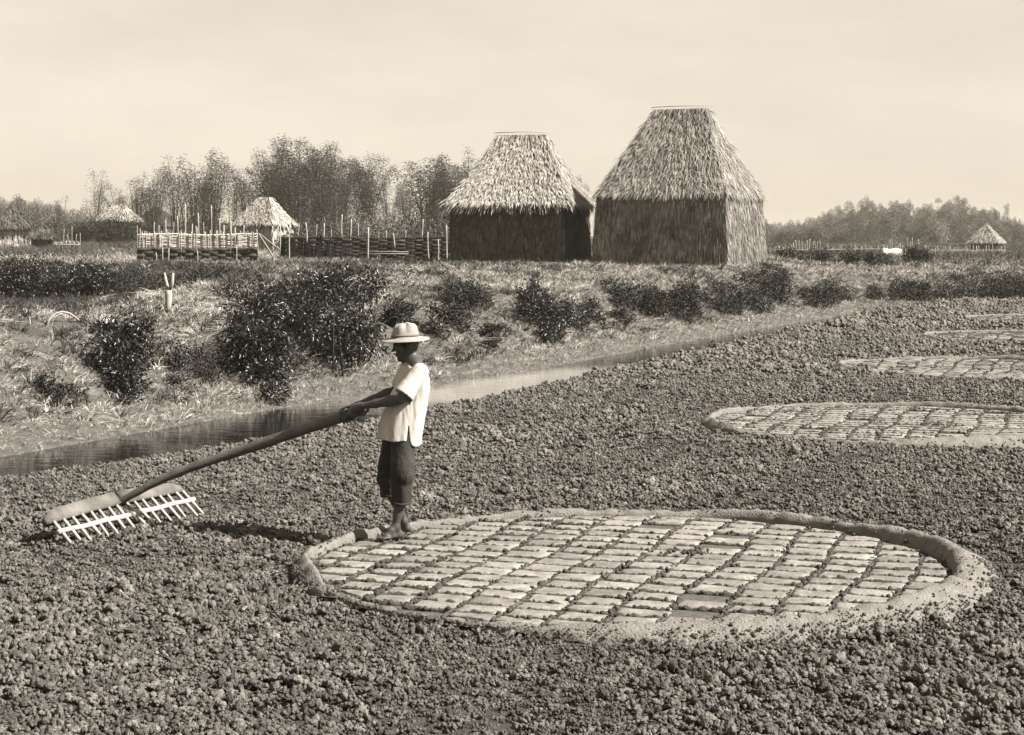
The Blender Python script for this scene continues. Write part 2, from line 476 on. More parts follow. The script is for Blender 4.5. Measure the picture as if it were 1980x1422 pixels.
# ------------------------------------------------------------------ round pans in the field
import bmesh
def ico(sub):
    bm = bmesh.new(); bmesh.ops.create_icosphere(bm, subdivisions=sub, radius=1.0)
    v = np.array([p.co for p in bm.verts]); f = np.array([[x.index for x in q.verts] for q in bm.faces]); bm.free()
    return v, f
def clod_proto(seed, sub):
    v, f = ico(sub)
    o = seed * 13.7
    r = .45 + .85 * fbm(v[:, 0] * 1.5 + o, v[:, 1] * 1.5, v[:, 2] * 1.5, 2) + .95 * (fbm(v[:, 0] * 3.4, v[:, 1] * 3.4 + o, v[:, 2] * 3.4, 3) - .5)
    v = v * r[:, None]
    rs = np.random.default_rng(seed); v = v * rs.uniform(.75, 1.2, 3)
    return dict(v=v, t=f)
def clod_patch(seed):                       # a hand's breadth of broken soil
    rs = np.random.default_rng(seed + 100); V, T, off = [], [], 0
    for k in range(11):
        pr = CLOD[rs.integers(0, len(CLOD))] if k < 2 else CRUMBS[rs.integers(0, 5)]
        r = (rs.uniform(.26, .44) if k < 2 else rs.uniform(.10, .27)); a = rs.uniform(0, 6.283); d = rs.random() ** .6
        th = rs.uniform(0, 6.283); c, s = math.cos(th), math.sin(th); v = pr['v'] @ np.array([[c, s, 0], [-s, c, 0], [0, 0, 1]])
        V.append(v * r * rs.uniform(.8, 1.25, 3) + (d * math.cos(a), d * math.sin(a), r * rs.uniform(-.2, .75))); T.append(pr['t'] + off); off += len(v)
    return dict(v=np.concatenate(V), t=np.concatenate(T))
CLOD = [clod_proto(k, 3) for k in range(7)]
CRUMBS = [clod_proto(k + 20, 2) for k in range(6)]
CLODS = [clod_patch(k) for k in range(14)]
M_clod = mat('dry_clod', .075, .25, 2.2, rough=.95, bump=.9, bump_scale=9, inst=.45, spec=.1)
M_mud = mat('smoothed_mud', .14, .25, 9, bump=.9, bump_scale=60)
M_ridge = mat('joint_soil', .05, .11, 9, bump=.5, rough=.95, spec=.1)
M_floor = mat('pan_floor', .06, .13, 12, bump=.6)
M_tile = mat('pale_crusted_tile', .13, .32, 7, bump=.6, bump_scale=40, tone=.2, rough=.8)

def pan_shape(phi):                          # height, inner top, outer top, outer foot of the rim, as additions to the floor's edge
    front = np.clip(-np.sin(phi), 0, 1); right = np.clip(np.cos(phi), 0, 1); left = np.clip(-np.cos(phi), 0, 1); back = np.clip(np.sin(phi), 0, 1)
    low = np.exp(-((np.mod(phi, 2 * np.pi) - R(232)) / R(30)) ** 4)
    h = .072 + .018 * np.sin(3 * phi + 1) * np.sin(5 * phi) + .03 * right - .015 * back + .015 * front
    h = h * (1 - .9 * low)
    w = .27 + .05 * right - .13 * left - .05 * back
    return h, w * (1 - .6 * low)

def clip_poly(P, inside, cross):
    out = []
    for i in range(len(P)):
        a, b = P[i], P[(i + 1) % len(P)]
        if inside(a): out.append(a)
        if inside(a) != inside(b): out.append(cross(a, b))
    return out

def make_pan(cx, cy, label, seed, detail):
    rs = np.random.default_rng(seed); rr = random.Random(seed)
    root = empty('salt_pan', (cx, cy, 0))
    tag(root, label, 'salt pan', 'round pans in a line across the field')
    # floor
    n = 72
    V = [(0, 0, 0)] + [((PAN_X + .06) * math.cos(2 * math.pi * i / n), (PAN_Y + .06) * math.sin(2 * math.pi * i / n), 0) for i in range(n)]
    link('pan_floor', mesh_np(V, None, [[0, 1 + i, 1 + (i + 1) % n] for i in range(n)]), M_floor, root)
    # rim
    n = 420; prof = [(0, -.03), (.02, .35), (.10, .75), (.18, .95), (.28, 1.0), (.38, .98), (.5, .86), (.62, .70), (.74, .52), (.86, .34), (.98, .14), (1.1, -.3)]
    ph = np.linspace(0, 2 * np.pi, n, endpoint=False)
    h, w = pan_shape(ph)
    ring = []
    for u, t in prof:
        x = (PAN_X + u * w) * np.cos(ph); y = (PAN_Y + u * w) * np.sin(ph)
        x0, y0 = x + seed * 31, y
        rad = .035 * (fbm(x0 * 2.2, y0 * 2.2, 1, 3) - .5) * 2
        z = h * t * (1 + .7 * (fbm(x0 * 1.7, y0 * 1.7, 7, 3) - .5)) + .03 * (fbm(x0 * 11, y0 * 11, 2, 4) - .5) * 2 - (.02 if t < 0 else 0)
        ring.append(np.stack([x + rad * np.cos(ph), y + rad * np.sin(ph), z], 1))
    m = len(prof); V = np.concatenate(ring)
    Q = [[j * n + i, j * n + (i + 1) % n, (j + 1) * n + (i + 1) % n, (j + 1) * n + i] for j in range(m - 1) for i in range(n)]
    link('rim', mesh_np(V, np.array(Q)[:, ::-1], smooth=True), M_mud, root)
    # tiles, set in skewed rows
    al = R(-19.0); e1 = np.array([math.cos(al), math.sin(al)]); e2 = np.array([-math.sin(al), math.cos(al)])
    cu, cv = .335, .248
    rx, ry = PAN_X - .03, PAN_Y - .03
    tiles = []; joints = []
    for i in range(-10, 11):
        shift = rr.uniform(-.13, .13)
        for j in range(-13, 14):
            u0, v0 = i * cu + .03 * math.sin(j * .7 + seed), j * cv + shift + .035 * math.sin(i * .9 + j * .35 + seed)
            g = .013
            P = []
            for a, b in ((0, 0), (1, 0), (1, 1), (0, 1)):
                u = u0 + g + a * (cu - 2 * g) + rr.uniform(-.021, .021); v = v0 + g + b * (cv - 2 * g) + rr.uniform(-.017, .017)
                P.append(e1 * u + e2 * v)
            F = lambda p: (p[0] / rx) ** 2 + (p[1] / ry) ** 2
            def cross(a, b):
                lo, hi = 0.0, 1.0
                fa = F(a) < 1
                for _ in range(14):
                    mid = .5 * (lo + hi)
                    if (F(a + (b - a) * mid) < 1) == fa: lo = mid
                    else: hi = mid
                return a + (b - a) * lo
            P = clip_poly(P, lambda p: F(p) < 1, cross)
            if len(P) < 3: continue
            A = .5 * abs(sum(P[k][0] * P[(k + 1) % len(P)][1] - P[(k + 1) % len(P)][0] * P[k][1] for k in range(len(P))))
            if A < .010: continue
            if rr.random() < .035: continue                                # a few are lost under soil
            tiles.append(P)
            joints.append((e1 * u0 + e2 * v0, e1 * (u0 + cu) + e2 * v0)); joints.append((e1 * u0 + e2 * v0, e1 * u0 + e2 * (v0 + cv)))
    allV, allQ, allT, allTone, off = [], [], [], [], 0
    for P in tiles:
        c = sum(P) / len(P)
        ring = []
        for k in range(len(P)):
            a, b = P[k], P[(k + 1) % len(P)]
            sgm = 5 if np.linalg.norm(b - a) > .12 else 1
            for s_ in range(sgm):
                p = a + (b - a) * s_ / sgm
                ring.append(p + (0 if s_ == 0 else 1) * np.array([rr.uniform(-.011, .011), rr.uniform(-.011, .011)]))
        k = len(ring); tx, ty = rr.uniform(-.025, .025), rr.uniform(-.03, .015); z0 = .018 + rr.uniform(-.004, .004)
        zf = lambda p, e: z0 + (p[0] - c[0]) * tx + (p[1] - c[1]) * ty + e
        V = [(c[0], c[1], zf(c, -.004))]
        for p in ring: q = c + (p - c) * .80; V.append((q[0], q[1], zf(q, .001 + rr.uniform(-.002, .002))))
        for p in ring: V.append((p[0], p[1], zf(p, -.006 + rr.uniform(-.003, .003))))
        for p in ring: V.append((p[0], p[1], -.004))
        T = [[0, 1 + a, 1 + (a + 1) % k] for a in range(k)]
        Q = [[1 + a, 1 + k + a, 1 + k + (a + 1) % k, 1 + (a + 1) % k] for a in range(k)] + [[1 + k + a, 1 + 2 * k + a, 1 + 2 * k + (a + 1) % k, 1 + k + (a + 1) % k] for a in range(k)]
        tn = rr.random()
        if detail >= 2:
            link('tile', mesh_np(V, Q, T, tone=[tn] * len(V), smooth=False), M_tile, root)
        else:
            allV += V; allQ += [[x + off for x in q] for q in Q]; allT += [[x + off for x in t] for t in T]; allTone += [tn] * len(V); off += len(V)
    if detail < 2:
        o = link('tile_paving', mesh_np(allV, allQ, allT, tone=allTone), M_tile, root); o['kind'] = 'stuff'
    # crumbled soil standing in the joints: a broken ridge along each, and loose crumbs
    V, Q, off = [], [], 0
    seen = set()
    for a, b in joints:
        key = (round(a[0], 3), round(a[1], 3), round(b[0], 3), round(b[1], 3))
        if key in seen: continue
        seen.add(key)
        d = (b - a) / np.linalg.norm(b - a); nn = np.array([-d[1], d[0]]); k = 14 if detail > 1 else 3
        heavy = fbm(np.array([a[0] * 1.1 + seed * 9]), np.array([a[1] * 1.1]), 4, 3)[0]
        across = abs(d @ e2) > .7
        for s_ in range(k + 1):
            p = a + (b - a) * (s_ / k) + nn * rr.gauss(0, .005)
            inside = (p[0] / PAN_X) ** 2 + (p[1] / PAN_Y) ** 2 < 1
            hh = (rr.uniform(.0, .012) if across else rr.uniform(.0, .022)) * (.45 + 1.1 * heavy) if inside else -.02
            if rr.random() < .12: hh = -.005
            w = rr.uniform(.008, .019) * (.6 + .7 * heavy)
            V += [(p[0] - nn[0] * w, p[1] - nn[1] * w, .004), (p[0] - nn[0] * w * .3, p[1] - nn[1] * w * .3, .014 + hh), (p[0] + nn[0] * w * .3, p[1] + nn[1] * w * .3, .013 + hh * rr.uniform(.6, 1)), (p[0] + nn[0] * w, p[1] + nn[1] * w, .004)]
            if s_ < k:
                for c in range(3): Q.append([off + 4 * s_ + c, off + 4 * s_ + c + 1, off + 4 * s_ + 5 + c, off + 4 * s_ + 4 + c])
        off += 4 * (k + 1)
    o = link('joint_ridges', mesh_np(V, np.array(Q)[:, ::-1]), M_ridge, root); o['kind'] = 'stuff'
    P, sc = [], []
    per = 9 if detail == 3 else (5 if detail == 2 else 2)
    for a, b in joints:
        heavy = fbm(np.array([a[0] * 1.1 + seed * 9]), np.array([a[1] * 1.1]), 4, 3)[0]
        k = int(per * (.2 + 2.2 * max(0, heavy - .2)))
        for _ in range(k):
            t = rr.random(); p = a + (b - a) * t + np.array([rr.gauss(0, .014), rr.gauss(0, .014)])
            if (p[0] / (PAN_X + .02)) ** 2 + (p[1] / (PAN_Y + .02)) ** 2 > 1: continue
            s_ = rr.choice((1, 1, 1, 1.7)) * rr.uniform(.004, .012) * (1 + .8 * max(0, heavy - .5)) * (1.0 if detail > 1 else 1.5)
            P.append((p[0], p[1], .014 + s_ * .3)); sc.append((s_ * 1.2, s_ * 1.2, s_ * rr.uniform(.7, 1.4)))
    for _ in range(1):                                  # small heaps of fallen soil
        q = rs.normal(0, .55, 2) + (.25, -.1)
        for _ in range(36):
            p = q + rs.normal(0, .09, 2) * (1.6, .8); s_ = rr.uniform(.005, .018)
            P.append((p[0], p[1], .03)); sc.append((s_, s_, s_))
    k = len(P)
    tag(scatter('soil_crumbs', CRUMBS, P, rs.uniform(0, 6.28, (k, 3)), sc, rs.integers(0, len(CRUMBS), k), M_ridge, root))
    # crumbs on and against the rim
    k = 6000 if detail == 3 else 1200
    phi = rs.uniform(0, 6.283, k); u = np.where(rs.random(k) < .7, rs.uniform(.75, 1.1, k), rs.uniform(-.1, .8, k))
    h, w = pan_shape(phi)
    P = np.stack([(PAN_X + u * w) * np.cos(phi), (PAN_Y + u * w) * np.sin(phi), h * np.interp(u, [0, .16, .55, 1.1], [.1, .95, .95, 0])], 1)
    s_ = .003 + .012 * rs.random((k, 1)) ** 3
    scatter('rim_crumbs', CRUMBS, P, rs.uniform(0, 6.28, (k, 3)), np.repeat(s_, 3, 1), rs.integers(0, len(CRUMBS), k), M_mud, root)
    return root

pan_labels = ['large round pan of pale tiles in front, the man stands on its edge', 'second round pan of tiles behind the large front one',
              'third round pan from the front, pale crescent cut by the photo edge', 'fourth round pan, thin pale sliver near the far field edge',
              'farthest round pan, small pale strip by the dark bank']
for k, ((x, y), lab) in enumerate(zip(PANS, pan_labels)):
    make_pan(x, y, lab, k + 1, (3, 2, 1, 1, 1)[k])

# ------------------------------------------------------------------ clods of the tilled field
def field_points(y0, y1, dens):
    x0, x1 = -.36 * y1 - 1.5, .36 * y1 + 1.5
    n = int((x1 - x0) * (y1 - y0) * dens)
    X, Y = RNG.uniform(x0, x1, n), RNG.uniform(y0, y1, n)
    m = np.abs(X) < .33 * Y + 1.2
    X, Y = X[m], Y[m]
    m = sdist(EDGE, X, Y) < .0 + .12 * RNG.normal(size=len(X))
    X, Y = X[m], Y[m]
    for px, py in PANS:
        dx, dy = X - px, Y - py; ph = np.arctan2(dy, dx); h, w = pan_shape(ph)
        e = np.hypot(dx / (PAN_X + w * .93), dy / (PAN_Y + w * .93))
        m = e > 1 + .02 * RNG.normal(size=len(X)); X, Y = X[m], Y[m]
    return X, Y
PX, PY, SC = [], [], []
for y0, y1, d, a, b in ((7.2, 13, 560, .032, .064), (13, 20, 400, .035, .066), (20, 30, 210, .042, .08), (30, 44, 85, .07, .13), (44, 66, 45, .10, .17)):
    X, Y = field_points(y0, y1, d)
    u = RNG.random(len(X)) ** 1.5
    patch = .5 * fbm(X * .7 + 3, Y * .7, 9, 3) + .5 * fbm((X * .9 - Y * .42) * 1.3, (X * .42 + Y * .9) * .22, 3, 3)
    s_ = (a + (b - a) * u) * (.3 + 1.4 * patch) * np.where((RNG.random(len(X)) < .02) & (y1 < 21), RNG.uniform(1.2, 1.7, len(X)), 1)
    PX.append(X); PY.append(Y); SC.append(s_)
PX, PY, SC = map(np.concatenate, (PX, PY, SC))
N = len(PX)
PZ = land(PX, PY) + SC * RNG.uniform(-.4, .5, N)
sc3 = SC[:, None] * RNG.uniform(.85, 1.2, (N, 3))
scatter('soil_clods', CLODS, np.stack([PX, PY, PZ], 1), np.stack([RNG.normal(0, .25, N), RNG.normal(0, .25, N), RNG.uniform(0, 6.28, N)], 1), sc3, RNG.integers(0, len(CLODS), N), M_clod)
print('clods', N)

# ------------------------------------------------------------------ thatched huts
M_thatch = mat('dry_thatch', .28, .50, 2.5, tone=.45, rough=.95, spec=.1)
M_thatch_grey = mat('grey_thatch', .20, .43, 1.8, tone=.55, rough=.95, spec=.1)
M_thatch_dark = mat('dark_thatch', .045, .13, 2.5, tone=.5, rough=.95, spec=.1)  # shade of the hut walls is put into this colour; dim roofs share it
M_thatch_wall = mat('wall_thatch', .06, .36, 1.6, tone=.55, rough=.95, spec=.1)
M_core = mat('thatch_core', .04, .09, 8, bump=.6)
M_pole = mat('weathered_pole', .30, .55, 5, stretch=(6, 6, .6))

def strips(P0, D, Nn, Wd, lift0, lift1, S_):
    a = P0 + Nn * lift0[:, None]; b = P0 + D + Nn * lift1[:, None]
    mid = .5 * (a + b) + Nn * (.3 * lift1)[:, None]
    V = np.stack([a - S_ * Wd[:, None] / 2, a + S_ * Wd[:, None] / 2, mid - S_ * Wd[:, None] / 2, mid + S_ * Wd[:, None] / 2, b], 1).reshape(-1, 3)
    i = np.arange(len(P0))[:, None] * 5
    return V, i + np.array([[0, 1, 3, 2]]), i + np.array([[2, 3, 4]])

def make_hut(label, cx, cy, theta, Wd, L, zb, ze, zr, ridge, over, flare, dens, ragged, m_roof, m_wall, pole=True, bulge=.1, strip=(.02, .05), group=None, seed=1):
    rs = np.random.default_rng(seed)
    root = empty('thatched_hut', (cx, cy, zb), -R(theta)); tag(root, label, 'hut', group)
    he, hr = ze - zb, zr - zb
    A, B = Wd / 2 + over, L / 2 + over
    def lvl(t):
        g = (1 - t) ** flare
        return ridge / 2 + (A - ridge / 2) * g, .10 + (B - .10) * g, he + (hr - he) * t
    lv = [lvl(t) for t in np.linspace(0, 1, 9)]
    lv = [(a, b, z) for a, b, z in lv]
    V = [p for a, b, z in lv for p in ((-a, -b, z), (a, -b, z), (a, b, z), (-a, b, z))] + [(-A, -B, he - .03), (A, -B, he - .03), (A, B, he - .03), (-A, B, he - .03)]
    Q = [[4 * i + k, 4 * i + (k + 1) % 4, 4 * i + 4 + (k + 1) % 4, 4 * i + 4 + k] for i in range(8) for k in range(4)]
    Q.append([32, 33, 34, 35]); b0 = 36
    Q += [[b0 + (k + 1) % 4, b0 + k, k, (k + 1) % 4][::-1] for k in range(4)] + [[b0 + 3, b0 + 2, b0 + 1, b0]]
    roof = link('roof', mesh_np(V, Q), M_core, root)
    # roof thatch: short leaves laid in courses down each slope
    VV, QQ, TT, tone, off = [], [], [], [], 0
    def push(v, q, t, tn):
        nonlocal off
        VV.append(v); QQ.append(q + off); TT.append(t + off); tone.append(np.repeat(tn, 5)); off += len(v)
    for k in range(4):
        def pt(s_, t):
            g = (1 - t) ** flare
            a = ridge / 2 + (A - ridge / 2) * g; b = .10 + (B - .10) * g; z = he + (hr - he) * t
            q = 2 * s_ - 1
            x, y = ((a * q, -b), (a + 0 * q, b * q), (-a * q, b), (-a + 0 * q, -b * q))[k]
            return np.stack([x + 0 * s_, y + 0 * s_, z + 0 * s_], 1)
        area = (A + ridge / 2 if k % 2 == 0 else B) * math.hypot(hr - he, B)
        n = int(area * dens)
        t = rs.random(n * 2); keep = rs.random(n * 2) < ((1 - t) * (1 if k % 2 == 0 else 1) + (ridge / (2 * A) if k % 2 == 0 else .05)); t = t[keep][:n]
        n = len(t); s_ = rs.random(n)
        t = np.clip(np.floor(t * 11 + rs.random(n) * .8) / 11 + rs.normal(0, .03, n), .03, 1)
        t2 = np.clip(t - .05, -.1, 1)
        p0 = pt(s_, t); p1 = pt(s_, np.maximum(t - .04, 0)); side = pt(np.minimum(s_ + .01, 1.01), t) - pt(s_ - .01, t)
        side /= np.linalg.norm(side, axis=1)[:, None] + 1e-9
        d = pt(s_, np.maximum(t - .03, 0.0)) - pt(s_, np.minimum(np.maximum(t - .03, 0.0) + .03, 1)); d /= np.linalg.norm(d, axis=1)[:, None] + 1e-9
        nn = np.cross(side, -d); nn /= np.linalg.norm(nn, axis=1)[:, None]
        ln = rs.uniform(.22, .5, n)
        dd = d * ln[:, None] + side * (rs.normal(0, .11, n) * 1)[:, None]
        push(*strips(p0, dd, nn, rs.uniform(*strip, n), rs.uniform(.0, .03, n), rs.uniform(.02, .11, n), side), rs.random(n))
        # the ragged eave
        n = int((2 * A if k % 2 == 0 else 2 * B) * ragged * 60)
        s_ = rs.random(n); p0 = pt(s_, np.full(n, .05)); d = pt(s_, np.zeros(n)) - pt(s_, np.full(n, .05)); d /= np.linalg.norm(d, axis=1)[:, None]
        d[:, 2] -= .35; d /= np.linalg.norm(d, axis=1)[:, None]
        side = pt(s_ + .01, np.zeros(n)) - pt(s_ - .01, np.zeros(n)); side /= np.linalg.norm(side, axis=1)[:, None]
        nn = np.cross(side, -d)
        ln = .12 + rs.random(n) ** 2 * .42 * ragged
        push(*strips(p0, d * ln[:, None] + side * rs.normal(0, .04, n)[:, None], nn, rs.uniform(*strip, n) * 1.2, rs.uniform(-.02, .04, n), rs.uniform(-.03, .05, n), side), rs.random(n))
        if k in (1, 3):                                                  # hip ridges: tufts along the two corner lines
            for e in (0.0, 1.0):
                n = int(60 * math.sqrt(dens / 300)); t = rs.random(n); s_ = np.full(n, e) + rs.normal(0, .012, n)
                p0 = pt(s_, t); d = pt(s_, np.maximum(t - .05, 0)) - pt(s_, np.maximum(t - .05, 0) + .05); d /= np.linalg.norm(d, axis=1)[:, None]
                side = np.cross(d, (0, 0, 1.0)); side /= np.linalg.norm(side, axis=1)[:, None]; nn = np.cross(side, -d)
                push(*strips(p0, d * rs.uniform(.2, .45, n)[:, None], nn, rs.uniform(*strip, n), rs.uniform(0, .05, n), rs.uniform(.03, .1, n), side), rs.random(n))
    th = link('thatch', mesh_np(np.concatenate(VV), np.concatenate(QQ), np.concatenate(TT), tone=np.concatenate(tone)), m_roof, roof); th['kind'] = 'stuff'
    if pole:
        mb = MB(); x = ridge / 2 + .16
        mb.tube([(-x, 0, hr + .09), (0, 0, hr + .11), (x, 0, hr + .085)], .013, 5)
        for s_ in (-1, 1):
            mb.tube([(s_ * (x - .02), -.02, hr + .10), (s_ * (x - .22), -.12, hr - .28)], .010, 5); mb.tube([(s_ * (x - .02), .02, hr + .10), (s_ * (x - .22), .12, hr - .28)], .010, 5)
        mb.build('ridge_pole', M_pole, roof)
    # walls
    wl_ = MB(); a, b = Wd / 2, L / 2
    wl_.add([(-a - bulge, -b - bulge, -.4), (a + bulge, -b - bulge, -.4), (a + bulge, b + bulge, -.4), (-a - bulge, b + bulge, -.4),
             (-a, -b, he + .15), (a, -b, he + .15), (a, b, he + .15), (-a, b, he + .15)], [[0, 1, 5, 4], [1, 2, 6, 5], [2, 3, 7, 6], [3, 0, 4, 7], [4, 5, 6, 7]])
    wall = wl_.build('wall', M_core, root)
    VV, QQ, TT, tone, off = [], [], [], [], 0
    for k in range(4):
        half = a if k % 2 == 0 else b
        n = int(2 * half * he * dens * .8)
        q = rs.uniform(-1, 1, n); z = rs.random(n) * (he + .1)
        bl = bulge * (1 - z / he)
        x = q * (half + bl); y = -((b if k % 2 == 0 else a) + bl)
        def place(x, y, z):
            return np.stack([(x, -y, -x, y)[k] + 0 * x, (y, x, -y, -x)[k] + 0 * x, z + 0 * x], 1)
        p0 = place(x, y, z); nn = place(0 * x, -np.ones(n), 0 * x); side = place(np.ones(n), 0 * x, 0 * x)
        ln = rs.uniform(.25, .7, n)
        d = np.stack([0 * x, 0 * x, -ln], 1) + side * rs.normal(0, .05, n)[:, None] + nn * (bulge * .25)
        push(*strips(p0, d, nn, rs.uniform(*strip, n), rs.uniform(.0, .03, n), rs.uniform(.01, .07, n), side), rs.random(n))
    th = link('thatch', mesh_np(np.concatenate(VV), np.concatenate(QQ), np.concatenate(TT), tone=np.concatenate(tone)), m_wall, wall); th['kind'] = 'stuff'
    return root

hutg = 'thatched huts on the far bank'
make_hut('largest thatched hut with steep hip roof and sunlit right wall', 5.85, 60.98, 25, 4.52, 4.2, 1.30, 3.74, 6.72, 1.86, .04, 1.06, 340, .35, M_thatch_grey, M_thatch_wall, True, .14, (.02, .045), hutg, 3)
make_hut('shaggy thatched hut with ragged flared eaves left of the largest hut', .34, 62.9, 15, 4.05, 3.8, 1.31, 3.46, 5.93, 1.72, .24, 1.24, 360, 1.4, M_thatch, M_thatch_dark, True, .06, (.025, .07), hutg, 4)
def far_hut(label, px, Y, ridge_py, eave_py, wpx, base, theta=22, depth=.95, ridge=.33, flare=1.1, dens=150, mr=None, mw=None, seed=5, over=.22):
    k = Y / F_PX; w = wpx * k * .8
    make_hut(label, (px - CX) * k, Y + w * .4, theta, w, w * depth, base, CAM_Z - (eave_py - HORIZON) * k, CAM_Z - (ridge_py - HORIZON) * k,
             w * ridge, over, flare, dens, .7, mr or M_thatch, mw or M_thatch, False, .04, (.05, .12), hutg, seed)
far_hut('small pale thatched hut just behind the woven mat fence', 508, 95, 381, 431, 96, 1.3, 24, seed=6, dens=260, over=.10)
far_hut('tiny thatched hut with lit roof in front of the thin bamboo', 224, 165, 394, 426, 78, 1.2, 10, mw=M_thatch_dark, seed=7, dens=80)
far_hut('dim thatched hut half hidden by brush right of the tiny lit hut', 296, 185, 400, 437, 92, 1.1, 20, ridge=.15, mr=M_thatch_dark, mw=M_thatch_dark, seed=8, dens=80)
far_hut('thatched hut with pale wall cut off by the picture edge', 18, 115, 396, 440, 70, 1.2, -15, ridge=.12, mr=M_thatch_dark, seed=9, dens=100)
far_hut('low thatched lean-to beside the cut off hut', 78, 112, 430, 458, 44, 1.25, -10, ridge=.1, mr=M_thatch_dark, mw=M_thatch_dark, seed=10, dens=100)
far_hut('lone pointed thatched hut near the treeline across the plain', 1912, 165, 432, 468, 62, .62, 30, ridge=.06, mw=M_thatch_dark, seed=11, dens=100)
# ------------------------------------------------------------------ fences, posts and small wooden things on the far bank
M_pale = mat('sunbleached_bamboo', .38, .62, 3, stretch=(8, 8, .5), tone=.25)
M_wattle = mat('dark_wattle', .03, .09, 6, tone=.5)
M_mat_pale = mat('pale_woven_mat', .6, .85, 5, tone=.35)

def stake(root, x, y, z0, z1, r, m, lean=0.0, name='stake'):
    mb = MB(); n = 5
    wob = random.uniform(-.03, .03)
    mb.tube([(x + lean * t + wob * math.sin(t * 3), y, z0 + (z1 - z0) * t) for t in np.linspace(0, 1, n)], [r, r * .95, r * .9, r * .85, r * .8], 6)
    return mb.build(name, m, root, smooth=True)

def weave(name, m, root, A, B, z0, z1, n, amp, gap, seg=48, h=None, seed=1):
    rs = random.Random(seed); V, Q, tone, off = [], [], [], 0
    A, B = Vector(A), Vector(B); d = (B - A); L = d.length; d.normalize(); nrm = Vector((d.y, -d.x, 0))
    hh = (z1 - z0) / n
    for i in range(n):
        zb = z0 + i * hh + rs.uniform(-.15, .15) * hh; t_ = rs.random(); s0 = rs.uniform(-.1, .05) if i % 2 else rs.uniform(-.05, .1)
        for k in range(seg + 1):
            u = k / seg; p = A + d * (L * u) + nrm * (amp * math.sin(u * L / gap * math.pi + (i % 2) * math.pi)) + Vector((0, 0, zb + .02 * math.sin(u * 9 + i) + rs.uniform(-.008, .008)))
            w = hh * rs.uniform(.62, .72)
            V += [p + Vector((0, 0, -w)) - nrm * .006, p + Vector((0, 0, w)) - nrm * .006, p + Vector((0, 0, w)) + nrm * .006, p + Vector((0, 0, -w)) + nrm * .006]; tone += [t_] * 4
            if k < seg:
                b = off + 4 * k
                for a in range(4): Q.append([b + a, b + (a + 1) % 4, b + 4 + (a + 1) % 4, b + 4 + a])
        off += 4 * (seg + 1)
    o = link(name, mesh_np(V, Q, tone=tone), m, root); o['kind'] = 'stuff'
    return o

fg = 'fences of stakes on the far bank'
# pale mat fence over a dark wattle base
Yf = 62.0
A, B = W(266, Yf), W(498, Yf + .3)
root = empty('woven_fence', A); tag(root, 'woven fence of pale mats above a dark wattle base', 'fence', fg)
zt = CAM_Z - (452 - HORIZON) * Yf / F_PX; zm = CAM_Z - (478 - HORIZON) * Yf / F_PX; zb = min(A.z, B.z) - .08
la, lb = Vector((0, 0, 0)), Vector((B.x - A.x, B.y - A.y, 0))
weave('dark_weave', M_wattle, root, la + Vector((0, -.05, 0)), lb + Vector((0, -.05, 0)), zb - A.z, zm - A.z - .01, 7, .03, .28, 60, seed=2)
weave('pale_weave', M_mat_pale, root, la + Vector((0, .04, 0)), lb + Vector((0, .04, 0)), zm - A.z + .01, zt - A.z, 13, .006, .28, 60, seed=3)
n = 38
for i in range(n):
    u = i / (n - 1) + random.uniform(-.015, .015)
    p = la.lerp(lb, u)
    stake(root, p.x, p.y + random.choice((-.02, .04)), zb - A.z, zt - A.z + random.uniform(.02, .12) + (random.uniform(.1, .25) if random.random() < .2 else 0), random.uniform(.012, .024), M_pale, random.uniform(-.04, .04))
for i in range(1, 6):
    u = (.16, .22, .26, .5, .82)[i - 1]; p = la.lerp(lb, u)
    stake(root, p.x, p.y - .12, zb - A.z - .1, zm - A.z + random.uniform(-.2, .1), .022, M_pale, random.uniform(-.04, .04))
pd = (lb - la); pn = Vector((pd.y, -pd.x, 0)).normalized()
for nm, m_, z0, z1, off_ in (('mat_panel', M_mat_pale, zm + .02, zt - .03, -.02), ('brush_panel', M_wattle, zb, zm - .03, .0)):
    mb = MB(); V = []
    for i in range(25):
        p = la + pd * (i / 24) - pn * (.045 - off_)
        V += [p + Vector((0, 0, z0 - A.z)), p + Vector((0, 0, z1 - A.z + random.uniform(-.03, .02))), p - pn * .02 + Vector((0, 0, z1 - A.z)), p - pn * .02 + Vector((0, 0, z0 - A.z))]
    mb.add(V, [[4 * i + k, 4 * i + 4 + k, 4 * i + 4 + (k + 1) % 4, 4 * i + (k + 1) % 4] for i in range(24) for k in range(4)])
    mb.build(nm, m_, root)
# tall thin poles of the pen behind it
Y2 = 69.0
A = W(290, Y2); root = empty('pole_pen', A); tag(root, 'row of tall thin poles standing up behind the pale woven fence', 'fence', fg)
for px, py in ((280, 447), (297, 430), (310, 436), (322, 425), (334, 430), (345, 418), (360, 395), (372, 433), (384, 412), (396, 430), (410, 397), (424, 422), (434, 436), (445, 428), (452, 440), (470, 436)):
    p = W(px, Y2 + random.uniform(-.6, .6)); top = CAM_Z - (py - HORIZON) * p.y / F_PX
    stake(root, p.x - A.x, p.y - A.y, -.2, top - A.z, random.uniform(.016, .034), M_pale, random.uniform(-.05, .05))
mb = MB(); a, b = W(275, Y2), W(480, Y2); mb.tube([(a.x - A.x, 0, .55), (b.x - A.x, 0, .5)], .02, 5); mb.build('rail', M_pale, root)
